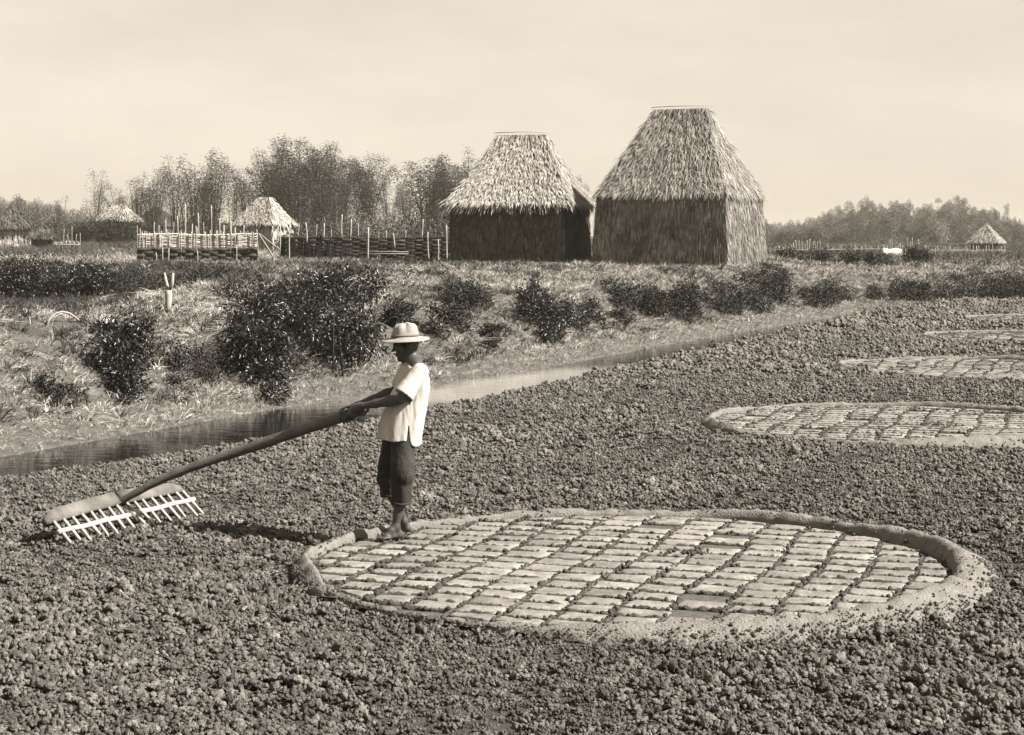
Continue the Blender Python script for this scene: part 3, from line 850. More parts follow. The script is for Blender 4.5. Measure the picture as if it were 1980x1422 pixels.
# dark wattle fence with posts between the mat fence and the shaggy hut
Y3 = 66.5
A, B = W(540, Y3), W(868, Y3 + .5)
root = empty('wattle_fence', A); tag(root, 'dark wattle fence with pale posts left of the shaggy hut', 'fence', fg)
zt = CAM_Z - (457 - HORIZON) * Y3 / F_PX
C_ = A.lerp(B, .62)
weave('dark_weave', M_wattle, root, (0, 0, 0), (B.x - A.x, B.y - A.y, 0), -.12, zt - A.z, 13, .035, .34, 90, seed=5)
mb = MB(); e = Vector((B.x - A.x, B.y - A.y, 0))
mb.add([p for i in range(31) for p in (e * (i / 30) + Vector((0, .05, -.15)), e * (i / 30) + Vector((0, .05, zt - A.z - .03 + random.uniform(-.05, .03))), e * (i / 30) + Vector((0, .09, zt - A.z - .03)), e * (i / 30) + Vector((0, .09, -.15)))],
       [[4 * i + k, 4 * i + 4 + k, 4 * i + 4 + (k + 1) % 4, 4 * i + (k + 1) % 4] for i in range(30) for k in range(4)])
mb.build('brush_panel', M_wattle, root)
mb = MB()
rs = random.Random(4)
for i in range(170):
    u = rs.random(); x = (B.x - A.x) * u; z1 = zt - A.z + rs.uniform(-.12, .10)
    mb.tube([(x, -.05, -.15), (x + rs.uniform(-.08, .08), -.05 + rs.uniform(-.02, .02), z1)], [.014, .008], 4, cap=False)
o = mb.build('brushwood', M_wattle, root); o['kind'] = 'stuff'
for px, py, base, r in ((560, 428, 505, .03), (575, 433, 460, .02), (593, 431, 470, .034), (611, 434, 460, .018), (625, 432, 462, .034), (641, 445, 460, .018), (661, 415, 462, .03), (677, 424, 462, .03), (693, 432, 460, .02),
                        (711, 440, 505, .036), (730, 450, 462, .02), (746, 446, 462, .026), (763, 451, 480, .03), (783, 446, 462, .02), (815, 424, 463, .03), (830, 449, 504, .03), (846, 463, 504, .03), (864, 436, 504, .034)):
    p = W(px, Y3 - .12); top = CAM_Z - (py - HORIZON) * p.y / F_PX; zb = CAM_Z - (base - HORIZON) * p.y / F_PX
    stake(root, p.x - A.x, p.y - A.y, zb - A.z - (.15 if base > 490 else 0), top - A.z, r, M_pale, random.uniform(-.06, .06), 'post')
for z in (.30, .38):
    mb = MB(); mb.tube([(W(690, Y3).x - A.x, -.1, z), (W(790, Y3).x - A.x, -.1, z - .02)], .012, 5); mb.build('rail', M_pole, root)
# far fences
Y4 = 118.0
A, B = W(36, Y4), W(155, Y4)
root = empty('picket_fence', A); tag(root, 'low pale picket fence at the left in front of the cut off hut', 'fence', fg)
for i in range(46):
    u = i / 45; x = (B.x - A.x) * u; tall = (i > 30 and i % 3 == 0) or i in (9, 14)
    zb = H1(A.x + x, Y4) - A.z
    stake(root, x, random.uniform(-.03, .03), zb - .2, zb + (.5 + random.uniform(-.06, .06) + (random.uniform(.3, 1.0) if tall else 0)), random.uniform(.03, .05) if not tall else .025, M_pale, random.uniform(-.03, .03), 'picket')
mb = MB(); mb.tube([(0, -.05, .3), (B.x - A.x, -.05, .3)], .03, 5); mb.build('rail', M_pale, root)
Y5 = 135.0
A, B = W(1490, Y5), W(1945, Y5 + 8)
root = empty('stake_fence', A); tag(root, 'long low fence of thin pale stakes across the plain at right', 'fence', fg)
for i in range(96):
    u = (i + random.uniform(-.4, .4)) / 95; x = (B.x - A.x) * u; y = (B.y - A.y) * u
    zb = H1(A.x + x, A.y + y) - A.z
    hgt = random.uniform(.35, .75) + (random.uniform(.3, .7) if 8 < i < 20 or 45 < i < 60 and random.random() < .5 else 0)
    stake(root, x, y, zb - .1, zb + hgt, random.uniform(.02, .035), M_pale, random.uniform(-.08, .08))
mb = MB(); mb.tube([((B.x - A.x) * u, (B.y - A.y) * u - .04, H1(A.x + (B.x - A.x) * u, A.y + (B.y - A.y) * u) - A.z + .33) for u in np.linspace(0, 1, 20)], .018, 5); mb.build('rail', M_pole, root)

def pole_thing(name, label, pts, r, m, cat, taper=.8, group=None, k=7):
    pts = [Vector(p) for p in pts]; o = pts[0].copy(); mb = MB()
    mb.tube([p - o for p in pts], [r * (1 + (taper - 1) * i / (len(pts) - 1)) for i in range(len(pts))], k)
    ob = mb.build(name, m, smooth=True); ob.location = o
    return tag(ob, label, cat, group)
g = 'bamboo props leaning by the mat fence'
pole_thing('bamboo_pole', 'longer pale prop leaning down to the ground right of the mat fence', [W(536, 62.3, 511), W(518, 62.2, 480), W(500, 62.0, 452)], .026, M_pale, 'pole', group=g)
pole_thing('bamboo_pole', 'shorter pale prop leaning from the mat fence to the upright pole', [W(540, 62.8, 482), W(520, 62.6, 467), W(502, 62.4, 452)], .022, M_pale, 'pole', group=g)
pole_thing('upright_pole', 'upright pole before the small pale hut where the shorter prop ends', [W(539, 62.9, 508), W(542, 62.9, 470), W(542, 62.9, 430)], .026, M_pale, 'pole')
pole_thing('upright_pole', 'single pale post in the gap between the two big huts', [W(1128, 66, 505), W(1129, 66, 460), W(1131, 66, 432)], .04, M_pale, 'post')
pole_thing('gap_rail', 'short pale rail behind the post between the two big huts', [W(1131, 67.5, 457), W(1146, 67.8, 456)], .035, M_pale, 'rail')
pole_thing('leaning_pole', 'dark pole leaning against the lone far pointed hut', [W(1862, 160, 477), W(1880, 161, 466), W(1898, 162, 456)], .09, M_core, 'pole')
pole_thing('plank', 'pale board lying on the grass at the left far bank', [W(118, 58, 505), W(146, 58, 511)], .045, M_pale, 'board')
# forked stump
p = hit(325, 606)
def RP(px, py, Y): return W(px, Y, py)
mb = MB(); Y = p.y
root = empty('forked_stump', p); tag(root, 'pale forked stump with two upright prongs below the mat fence', 'stump')
def rel(lst): return [RP(a, b, Y + c) - p for a, b, c in lst]
mb.tube(rel([(324, 612, 0), (325, 590, 0), (326, 570, 0), (325, 560, 0)]), [.062, .055, .066, .05], 8); mb.build('stem', M_pale, root, True)
mb = MB(); mb.tube(rel([(325, 562, 0), (322, 548, .05), (318, 528, .1)]), [.035, .028, .018], 6); mb.build('prong', M_pale, root, True)
mb = MB(); mb.tube(rel([(326, 562, 0), (333, 550, -.05), (335, 528, -.05)]), [.04, .032, .02], 6); mb.build('prong', M_pale, root, True)
# arched bent stick
pts = [(90, 632), (96, 618), (106, 607), (120, 603), (134, 606), (146, 614), (154, 622)]
q0 = hit(90, 634)
Yh = q0.y
pole_thing('bent_stick', 'thin pale stick bent into an arch on the near left bank', [W(a, Yh + i * .06, b) for i, (a, b) in enumerate(pts)], .016, M_pale, 'stick', 1, k=6)
# pale wall out on the plain
q = W(1728, 128); zt = .42
mb = MB(); L = 47 * 128 / F_PX / 2
Vv = []
for s_ in (-1, 1):
    for i in range(9):
        x = -L + 2 * L * i / 8
        Vv += [(x, s_ * .12, -.15), (x, s_ * .1, .44 + .05 * math.sin(i * 1.7) - .02 * (i == 0))]
Qv = [[2 * i, 2 * i + 2, 2 * i + 3, 2 * i + 1] for i in range(8)] + [[18 + 2 * i + 1, 18 + 2 * i + 3, 18 + 2 * i + 2, 18 + 2 * i] for i in range(8)] + [[2 * i + 1, 2 * i + 3, 18 + 2 * i + 3, 18 + 2 * i + 1] for i in range(8)] + [[0, 1, 19, 18], [16, 34, 35, 17]]
mb.add(Vv, Qv); o = mb.build('low_screen', mat('pale_plaster', .5, .7, 4, bump=.3)); o.location = q; tag(o, 'low white screen standing by the stake fence on the plain', 'screen')

# ------------------------------------------------------------------ shrubs on the bank
def leaf_mesh(C, D, U, Ln, Wd, tone, bend=.15):
    # C centres, D directions, U normals: rhombic leaves folded a little along the midrib
    S_ = np.cross(D, U); S_ /= np.linalg.norm(S_, axis=1)[:, None] + 1e-9; N_ = np.cross(S_, D)
    L_, W_ = Ln[:, None], Wd[:, None]
    V = np.stack([C, C + D * L_ * .45 + S_ * W_ * .5 + N_ * W_ * .25, C + D * L_ - N_ * L_ * bend, C + D * L_ * .45 - S_ * W_ * .5 + N_ * W_ * .25], 1).reshape(-1, 3)
    i = np.arange(len(C))[:, None] * 4
    T = np.concatenate([i + np.array([[0, 1, 2]]), i + np.array([[0, 2, 3]])])
    return mesh_np(V, None, T, tone=np.repeat(tone, 4))
def unit(v): return v / (np.linalg.norm(v, axis=1)[:, None] + 1e-9)
M_leaf = mat('dark_glossy_leaf', .012, .028, 3, rough=.36, tone=.5, spec=.5)
M_leaf2 = mat('dull_dark_leaf', .015, .038, 3, rough=.6, tone=.5, spec=.3)
M_twig = mat('twig', .03, .07, 6)
def make_shrub(label, lobes, nleaf, Ls, m, seed, cat='shrub', name='leafy_shrub', group='dark shrubs along the canal bank'):
    # lobes: (px, py, Y, radius) of the crown's masses; the stems spring from the land below
    rs = np.random.default_rng(seed); nleaf = int(nleaf * 1.9); lobes = [(a, b, c, r * (1.15 if a < 760 else 1.0)) for a, b, c, r in lobes]
    lobes += [(a + np.clip(rs.normal(0, .75), -.85, .85) * r * F_PX / c, b + np.clip(.25 - abs(rs.normal(0, .7)), -.42, .25) * r * F_PX / c if b > 480 else b, c, r * rs.uniform(.3, .55)) for a, b, c, r in lobes for _ in range(3)]
    cs = []
    for px, py, Y, r in lobes:                                          # the masses hug the slope they grow on
        yh = hit(px, py).y if py > 512 or Y > 45 and py > 480 else 999
        cs.append(Vector(W(px, max(yh - 2.0 * r, Y - 2) if abs(yh - Y) < 9 else Y, py)))
    b = cs[0].copy(); b.z = H1(b.x, b.y)
    root = empty(name, b); tag(root, label, cat, group)
    vol = np.array([l[3] ** 2 for l in lobes]); pick = rs.choice(len(lobes), nleaf, p=vol / vol.sum())
    dirs = unit(rs.normal(size=(nleaf, 3)))
    rad = np.array([l[3] for l in lobes])[pick] * (rs.random(nleaf) ** .45)
    lump = fbm(dirs[:, 0] * 2.1 + pick * 5, dirs[:, 1] * 2.1, dirs[:, 2] * 2.1 + seed, 3)
    rad = rad * (.32 + 1.4 * lump)
    C = np.array([list(c - b) for c in cs])[pick] + dirs * rad[:, None] * np.array([1, .95, 1.0])
    zg = land(C[:, 0] + b.x, C[:, 1] + b.y) - b.z
    keep = C[:, 2] > zg + .02; C, dirs = C[keep], dirs[keep]; n = len(C)
    D = unit(dirs * .7 + rs.normal(0, .55, (n, 3)) + (0, 0, -.1)); U = unit(rs.normal(0, .5, (n, 3)) + (0.1, -.1, .75))
    f = link('foliage', leaf_mesh(C, D, U, rs.uniform(.7, 1.3, n) * Ls, rs.uniform(.38, .52, n) * Ls, rs.random(n)), m, root); f['kind'] = 'stuff'
    for c in cs[:len(cs) // 4]:
        for k in range(2):
            mb = MB()
            e = (c - b) + Vector(rs.normal(0, .25, 3)); s0 = Vector((c.x - b.x, c.y - b.y, 0)) * .97 + Vector((*rs.normal(0, .07, 2), 0)); s0.z = H1(s0.x + b.x, s0.y + b.y) - b.z - .05
            mb.tube([s0, s0.lerp(e, .5) + Vector(rs.normal(0, .05, 3)), e], [.018, .012, .004], 5); mb.build('stem', M_twig, root)
    return root
make_shrub('isolated dark glossy shrub on the near bank above the rake head', [(240, 650, 25.5, .30), (218, 690, 25, .32), (262, 680, 25.2, .30), (245, 735, 24.6, .27), (250, 770, 24.2, .12), (275, 640, 25.6, .2)], 2300, .085, M_leaf, 1)
make_shrub('big dark shrub with bright leaf glints left of the man, left half', [(500, 610, 28.6, .52), (480, 660, 27.6, .42), (520, 680, 27.2, .42), (505, 730, 26.4, .30), (530, 765, 25.8, .18), (560, 600, 28.6, .42)], 4600, .085, M_leaf, 2)
make_shrub('big dark shrub with bright leaf glints just behind the man', [(640, 590, 29.5, .62), (600, 630, 28.8, .45), (670, 640, 28.6, .45), (650, 685, 27.6, .33), (700, 660, 28.4, .36), (590, 575, 29.6, .4), (650, 552, 30, .28)], 5200, .085, M_leaf, 3)
make_shrub('small dark shrub right behind the hat of the man', [(772, 612, 34, .32), (786, 640, 33.4, .22)], 1000, .08, M_leaf2, 4)
make_shrub('broad dark shrub on the bank right of the man', [(895, 590, 37.5, .55), (860, 620, 36, .34), (880, 625, 36.2, .4), (925, 580, 38.5, .35), (848, 640, 35.3, .2)], 3000, .075, M_leaf2, 5)
make_shrub('tiny low shrub beside the broad shrub near the canal', [(948, 645, 35.6, .22), (946, 662, 35.2, .16)], 600, .075, M_leaf2, 6)
make_shrub('upright dark shrub with pointed top and bright speckled base', [(1032, 575, 39.5, .36), (1030, 600, 39, .42), (1062, 615, 38, .45), (1068, 650, 37, .30), (1095, 605, 38.4, .3), (1030, 550, 39.8, .16)], 3600, .08, M_leaf, 7)
make_shrub('wide low dark shrub below the largest hut, left of a pair', [(1205, 580, 44.5, .42), (1240, 588, 44, .5), (1268, 592, 44, .42), (1200, 615, 42, .25)], 3000, .08, M_leaf2, 8)
make_shrub('rounded dark shrub below the largest hut, right of a pair', [(1320, 575, 46, .45), (1305, 600, 44.5, .36), (1332, 600, 44.8, .36)], 2400, .08, M_leaf2, 9)
make_shrub('large loose shrub below the sunlit wall of the largest hut', [(1480, 555, 52, .75), (1510, 565, 52, .55), (1445, 575, 50, .5), (1470, 585, 50, .5), (1420, 590, 48.5, .35), (1500, 540, 53, .4)], 4200, .085, M_leaf2, 10)
make_shrub('medium dark shrub right of the large loose shrub', [(1595, 570, 55, .55), (1575, 580, 54, .45), (1625, 575, 55.5, .45)], 2600, .085, M_leaf2, 11)
make_shrub('dark shrub at the left edge below the picket fence', [(50, 540, 49, .62), (80, 535, 49.5, .5), (20, 545, 49, .6), (-15, 540, 49, .6), (60, 560, 48.2, .4)], 3400, .10, M_leaf, 12)
make_shrub('dark low shrub beside the left edge shrub on the rear bank', [(160, 545, 50, .52), (130, 555, 49.5, .42), (195, 550, 50, .42)], 2400, .095, M_leaf, 13)
make_shrub('dark scrub on the rear bank behind the forked stump', [(370, 555, 49.5, .55), (410, 550, 50, .6), (300, 555, 50, .4), (450, 560, 49, .5), (250, 545, 51, .4)], 3800, .08, M_leaf2, 14)
make_shrub('dark brush against the bank face at the right edge', [(1880, 560, 66.2, .75), (1920, 562, 66.4, .85), (1960, 562, 66.6, .85), (1830, 565, 66, .55), (2010, 562, 66.8, .85)], 5200, .085, M_leaf2, 15)
make_shrub('dark brush clump on the bank face left of the right edge brush', [(1740, 565, 64.2, .5), (1690, 570, 62.4, .35), (1780, 563, 65, .5)], 2400, .085, M_leaf2, 16)
make_shrub('tangled dark brush on the bank face left of the big shrub', [(330, 690, 26, .3), (365, 715, 26, .32), (400, 735, 25.6, .28), (350, 745, 25.2, .22), (420, 700, 26.6, .26)], 1500, .06, M_leaf2, 31)
make_shrub('dark low growth near the left edge just above the water', [(105, 765, 22.6, .2), (130, 775, 22.4, .2), (90, 745, 23, .16)], 700, .06, M_leaf2, 32)
make_shrub('thin dark shrub between the pointed shrub and the low pair', [(1140, 600, 42, .3), (1150, 625, 41, .26), (1120, 625, 40.6, .24)], 1000, .07, M_leaf2, 33)
make_shrub('dark brush left of the large loose shrub on the canal bank', [(1385, 565, 49, .4), (1400, 590, 47.5, .34), (1360, 580, 48, .3)], 1500, .07, M_leaf2, 34)
make_shrub('dark brush hiding the walls of the tiny lit hut at left', [(190, 448, 150, 1.1), (165, 452, 150, .9), (215, 446, 151, 1.1), (245, 450, 151, 1.0), (262, 448, 152, .9)], 3500, .2, M_leaf2, 35)
make_shrub('low dark hedge behind the bank right of the largest hut', [(1530, 505, 74, .6), (1580, 503, 75, .55), (1640, 505, 76, .55), (1700, 507, 77, .5)], 3400, .1, M_leaf2, 17, 'hedge', 'low_hedge', None)
make_shrub('round dark bush on the plain in front of the white screen', [(1772, 495, 86, .55), (1760, 498, 86, .4), (1790, 497, 86, .4)], 1600, .1, M_leaf2, 18)
make_shrub('pale bare bush with grey twigs behind the dark wattle fence', [(720, 430, 78, .9), (760, 432, 79, .8), (680, 440, 78, .6)], 1500, .07, mat('grey_leaf', .16, .3, 3, tone=.4), 19)

# ------------------------------------------------------------------ dry grass, weeds and short turf
def tuft(seed, n, h, w, spread, lean, droop, bias=0.0):
    rs = np.random.default_rng(seed); V, Q, T, tone, off = [], [], [], [], 0
    for k in range(n):
        a = rs.uniform(0, 6.283); base = np.array([math.cos(a), math.sin(a), 0]) * spread * rs.random() ** .5
        d = np.array([math.cos(a), math.sin(a), 0]) * lean * rs.uniform(.4, 1.4) + (rs.normal(bias, .25), rs.normal(0, .25), 1); d /= np.linalg.norm(d)
        L = h * rs.uniform(.4, 1.2); s_ = np.cross(d, (math.sin(a * 3), math.cos(a * 2), .3)); s_ /= np.linalg.norm(s_)
        p0 = base; p1 = base + d * L * .55; p2 = base + d * L + np.array([d[0], d[1], -.6]) * L * droop * rs.uniform(.3, 1.2)
        ww = w * rs.uniform(.6, 1.3)
        V += [p0 - s_ * ww * .5, p0 + s_ * ww * .5, p1 - s_ * ww * .4, p1 + s_ * ww * .4, p2]; tone += [rs.random()] * 5
        Q.append([off, off + 1, off + 3, off + 2]); T.append([off + 2, off + 3, off + 4]); off += 5
    return dict(v=np.array(V), q=np.array(Q), t=np.array(T), tone=np.array(tone))
M_straw = mat('dry_straw', .29, .58, 2, tone=.55, inst=.5, rough=.85, spec=.15)
M_weed = mat('dark_weed', .025, .06, 2, tone=.4, inst=.4, rough=.6)
M_turf = mat('short_turf', .06, .13, 2, tone=.4, inst=.35, rough=.9)
T_straw = [tuft(k, 26, .19, .009, .12, 1.1, .5, .3) for k in range(5)] + [tuft(k + 9, 22, .20, .008, .15, 1.8, .45, .9) for k in range(4)]
T_weed = [tuft(k + 20, 26, .2, .013, .12, 1.0, .3, .3) for k in range(4)]
T_tussock = [tuft(k + 60, 60, .42, .010, .16, 1.0, .9, 1.0) for k in range(4)]
T_turf = [tuft(k + 40, 12, .12, .014, .1, .8, .2) for k in range(4)]
def area_points(n, x0, x1, y0, y1): return RNG.uniform(x0, x1, n), RNG.uniform(y0, y1, n)
def grow(name, protos, m, X, Y, smin, smax, tilt=.25, sink=.02, az=None):
    n = len(X); s_ = RNG.uniform(smin, smax, n)
    yaw = RNG.uniform(0, 6.283, n) if az is None else az + RNG.normal(0, 1.4, n)
    rot = np.stack([RNG.normal(0, tilt, n), RNG.normal(0, tilt, n), yaw], 1)
    o = scatter(name, protos, np.stack([X, Y, land(X, Y) - sink], 1), rot, np.stack([s_, s_, s_ * RNG.uniform(.8, 1.2, n)], 1), RNG.integers(0, len(protos), n), m)
    return o
huts = [(5.85, 60.98, 2.75), (.34, 62.9, 2.4)]
def not_in_huts(X, Y):
    k = np.ones(len(X), bool)
    for x, y, r in huts: k &= np.hypot(X - x, Y - y) > r
    return k
# bank slope: straw with dark weedy gaps
X, Y = area_points(260000, -17, 24, 14, 76)
m = (np.abs(X) < .31 * Y + 2); X, Y = X[m], Y[m]
dt = sdist(TOE, X, Y)
patch = fbm(X * .8, Y * .8, 1.7, 4)
low = smooth(.2, 2.4, dt) * (1 - .85 * smooth(6.5, 10, dt))
left_sunk = smooth(-6.2, -8.5, X) * smooth(5, 6.5, dt) * smooth(54, 50, Y)
m = (dt > .15) & (RNG.random(len(X)) < (.35 + .65 * low) * (.06 + 1.3 * smooth(.42, .57, patch)) * (1 - left_sunk)) & not_in_huts(X, Y)
sX, sY, sd_ = X[m], Y[m], dt[m]
m = (dt > -.05) & (dt < 1.6) & (RNG.random(len(X)) < .8)
grow('bank_straw', T_straw, M_straw, X[m], Y[m], .2, .5, .3, .01, math.atan2(-.41, .91))
m = (dt > .7) & (dt < 6) & (RNG.random(len(X)) < .10 * smooth(.40, .58, fbm(X * 1.1 + 4, Y * 1.1, 6.1, 3))) & not_in_huts(X, Y)
grow('straw_tussocks', T_tussock, M_straw, X[m], Y[m], .3, .75, .25, .04, math.atan2(-.41, .91))
grow('dry_grass', T_straw, M_straw, sX, sY, .35, 1.0, .3, .03, math.atan2(-.41, .91))
X, Y = area_points(60000, -17, 24, 14, 76)
m = (np.abs(X) < .31 * Y + 2); X, Y = X[m], Y[m]
dt = sdist(TOE, X, Y); patch = fbm(X * .8, Y * .8, 1.7, 4); p2 = fbm(X * 1.5 + 9, Y * 1.5, 4.2, 3)
rear = smooth(-3, -7, X) * smooth(47, 49, Y) * smooth(59, 56, Y)
m = (dt > .8) & (RNG.random(len(X)) < np.clip(smooth(.58, .45, patch) * smooth(.35, .5, p2) * 1.5 + 1.6 * rear, 0, 1)) & not_in_huts(X, Y)
grow('weeds', T_weed, M_weed, X[m], Y[m], .5, 1.25)
X, Y = area_points(70000, -20, 26, 26, 110)
m = (np.abs(X) < .31 * Y + 2); X, Y = X[m], Y[m]
dt = sdist(TOE, X, Y)
left_sunk = smooth(-6.0, -8.5, X) * smooth(4.6, 6.5, dt) * smooth(54, 50, Y)
m = (dt > 4) & (RNG.random(len(X)) < np.clip(.9 * left_sunk + .35 * smooth(6, 10, dt), 0, 1)) & not_in_huts(X, Y)
grow('short_grass', T_turf, M_turf, X[m], Y[m], .7, 1.6)
X, Y = area_points(60000, -75, 85, 76, 260)
m = (np.abs(X) < .31 * Y + 2) & (RNG.random(len(X)) < .25 + .75 * smooth(.4, .6, fbm(X * .12, Y * .05, 3, 3))); X, Y = X[m], Y[m]
grow('plain_grass', T_straw[:3] + T_weed[:2], M_turf, X, Y, 1.0, 2.6)
X, Y = area_points(26000, -22, 32, 60, 105)
m = (np.abs(X) < .31 * Y + 2) & (sdist(TOE, X, Y) > 2) & (RNG.random(len(X)) < smooth(.35, .55, fbm(X * .3, Y * .3, 8, 3))) & not_in_huts(X, Y); X, Y = X[m], Y[m]
grow('pale_grass', T_straw, M_straw, X, Y, .8, 1.5)

# ------------------------------------------------------------------ bamboo and trees behind
M_bleaf = mat('bamboo_leaf', .035, .08, 1, tone=.5, inst=.3, rough=.6, translucent=.2)
M_wood_far = mat('hazed_leaf', .13, .24, 1, tone=.4, inst=.4, rough=.7)  # lightened so the leaf colour itself carries the distance haze
M_bleaf2 = mat('dense_leaf', .03, .07, 1, tone=.5, rough=.6, translucent=.1)
M_culm = mat('bamboo_culm', .05, .12, 2)
def bamboo_meshes(seed, nc, h, spread, leaves, ls, low=.35):
    rs = np.random.default_rng(seed); mb = MB(); C, D = [], []
    for k in range(nc):
        a = rs.uniform(0, 6.283); r = spread * .35 * math.sqrt(rs.random()); hh = h * rs.uniform(.6, 1.0)
        out = np.array([math.cos(a), math.sin(a), 0]) * spread * rs.uniform(.2, .9)
        bow = rs.uniform(.5, 1.5)
        pts = []
        for t in np.linspace(0, 1, 8):
            p = np.array([math.cos(a) * r, math.sin(a) * r, -.3]) + out * (t ** 2.3) * bow + np.array([0, 0, (hh + .3) * (t - .10 * bow * t ** 3)])
            pts.append(p)
        mb.tube(pts, [.07, .066, .06, .052, .044, .034, .022, .010], 4, cap=False)
        pts = np.array(pts)
        m = int(leaves / nc * (hh / h)); t = low + (1 - low) * rs.random(m) ** .8
        p = np.stack([np.interp(t * 7, np.arange(8), pts[:, i]) for i in range(3)], 1)
        spr = np.clip((t - low) * 2.2, .12, 1) * (1.14 - t) * spread * .8 + .15
        # leaves come in sprays hung on side branches
        ns = max(6, m // 14); sp = rs.integers(0, ns, m); jit = rs.normal(size=(ns, 3)) * (1, 1, .8)
        p = p + jit[sp] * spr[:, None] * .45 + rs.normal(size=(m, 3)) * spr[:, None] * .22 - np.array([0, 0, .18]) * spr[:, None]
        C.append(p); D.append(unit(jit[sp] * (1, 1, .3) + rs.normal(0, .4, (m, 3)) + (0, 0, -.35)))
    C, D = np.concatenate(C), np.concatenate(D); n = len(C)
    return mb.mesh(True), leaf_mesh(C, D, unit(rs.normal(size=(n, 3)) + (0, 0, .6)), rs.uniform(.6, 1.3, n) * ls, rs.uniform(.16, .28, n) * ls, rs.random(n))
BAM = {'sparse': [bamboo_meshes(s, 13, 10, 2.8, 8500, .23, .28) for s in (1, 2)], 'thin': [bamboo_meshes(s, 8, 10, 2.0, 2600, .22, .36) for s in (5, 6)],
       'dense': [bamboo_meshes(s, 24, 10, 2.3, 17000, .23, .12) for s in (3, 4)], 'round': [bamboo_meshes(7, 22, 10, 2.5, 12000, .29, .12)]}
for k, lst in BAM.items():
    for cm, lm in lst:
        cm.materials.append(M_culm); lm.materials.append(M_bleaf2 if k in ('dense', 'round') else M_bleaf)
trees = [  # px, top py, Y, kind, label
    (122, 372, 190, 'thin', 'thinnest bare leaning bamboo above the picket fence'),
    (186, 330, 185, 'thin', 'thin bamboo wisps left of the tiny lit hut'),
    (236, 345, 190, 'sparse', 'low bushy bamboo right behind the tiny lit hut'),
    (268, 325, 180, 'thin', 'faint thin bamboo between the tiny hut and the dim hut'),
    (300, 318, 178, 'sparse', 'open bamboo clump rising behind the dim hut'),
    (340, 300, 172, 'thin', 'slim pale bamboo clump behind the left of the pole row'),
    (376, 276, 168, 'sparse', 'tall straight bamboo clump above the middle of the pole row'),
    (412, 300, 170, 'sparse', 'feathery bamboo clump above the right of the pole row'),
    (452, 318, 175, 'thin', 'wispy bamboo left of the ridge of the small pale hut'),
    (492, 305, 178, 'sparse', 'bamboo clump directly over the ridge of the small pale hut'),
    (528, 290, 165, 'dense', 'dark bamboo clump right behind the small pale hut'),
    (572, 262, 160, 'dense', 'tallest dark bamboo clump of the grove'),
    (618, 275, 162, 'dense', 'dark leafy bamboo clump right of the tallest one'),
    (655, 300, 168, 'dense', 'rounded bamboo clump at the right end of the dark grove'),
    (708, 298, 172, 'dense', 'separate soft bamboo clump over the bare bush'),
    (752, 335, 190, 'thin', 'wispy pale bamboo in the bright gap of the grove'),
    (785, 345, 185, 'sparse', 'low bamboo clump left of the rounded grey tree'),
    (832, 300, 170, 'round', 'rounded grey bamboo clump left of the shaggy hut'),
    (880, 312, 172, 'dense', 'bamboo clump partly behind the left eave of the shaggy hut'),
    (915, 275, 180, 'thin', 'wispy bamboo tips above the left roof slope of the shaggy hut'),
    (1108, 303, 175, 'sparse', 'single clump seen in the gap between the two big huts')]
count = {}
for px, py, Y, k, lab in trees:
    i = count.get(k, 0); count[k] = i + 1
    cm, lm = BAM[k][i % len(BAM[k])]
    p = W(px, Y); p.z -= .2
    top = CAM_Z - (py - HORIZON) * Y / F_PX
    s_ = (top - p.z) / 9.0
    root = empty('bamboo_clump', p, random.uniform(0, 6.28)); w = s_ * random.uniform(.85, 1.05)
    if px == 1108: w *= .45
    root.scale = (w, w, s_)
    tag(root, lab, 'bamboo', 'bamboo clumps behind the huts')
    o = link('culms', cm, None, root); o['kind'] = 'stuff'
    o = link('foliage', lm, None, root); o['kind'] = 'stuff'
# brush under the bamboo and the far woods across the plain: masses nobody could count
def bush_proto(seed, n=520, ls=.13):
    rs = np.random.default_rng(seed); dirs = unit(rs.normal(size=(n, 3))); dirs[:, 2] = np.abs(dirs[:, 2])
    C = dirs * (rs.random((n, 1)) ** .4); D = unit(dirs + rs.normal(0, .6, (n, 3))); U = unit(rs.normal(size=(n, 3)) + (0, 0, .5))
    S_ = unit(np.cross(D, U)); L_ = rs.uniform(.6, 1.3, (n, 1)) * ls
    V = np.stack([C, C + D * L_ * .5 + S_ * L_ * .25, C + D * L_, C + D * L_ * .5 - S_ * L_ * .25], 1).reshape(-1, 3); i = np.arange(n)[:, None] * 4
    return dict(v=V, t=np.concatenate([i + np.array([[0, 1, 2]]), i + np.array([[0, 2, 3]])]), tone=np.repeat(rs.random(n), 4))
BUSH = [bush_proto(k) for k in range(5)]
X, Y = [], []; SC_ = []
for _ in range(900):
    px = random.uniform(-40, 960); Yb = random.uniform(88, 165) if px > 560 else (random.uniform(188, 215) if px < 470 else random.uniform(128, 200))
    X.append((px - CX) * Yb / F_PX); Y.append(Yb); SC_.append(random.uniform(.5, 1.3) if Yb < 120 else random.uniform(.7, 2.3))
X, Y, SC_ = map(np.array, (X, Y, SC_)); n = len(X)
scatter('undergrowth', BUSH, np.stack([X, Y, land(X, Y) - .1], 1), np.stack([0 * X, 0 * X, RNG.uniform(0, 6.28, n)], 1), np.stack([SC_, SC_, SC_ * RNG.uniform(.6, 1.3, n)], 1), RNG.integers(0, 5, n), M_bleaf)
P, SC_ = [], []
for px in np.arange(-60, 190, 2.2):                                      # far wood at the left edge
    Y = random.uniform(230, 280); top = 2.2 + 2.6 * smooth(190, 20, px) * random.uniform(.8, 1.15)
    for k in range(5): P.append(((px - CX) * Y / F_PX + random.gauss(0, .8), Y, 1.2 + top * k / 5)); SC_.append(random.uniform(.9, 1.6))
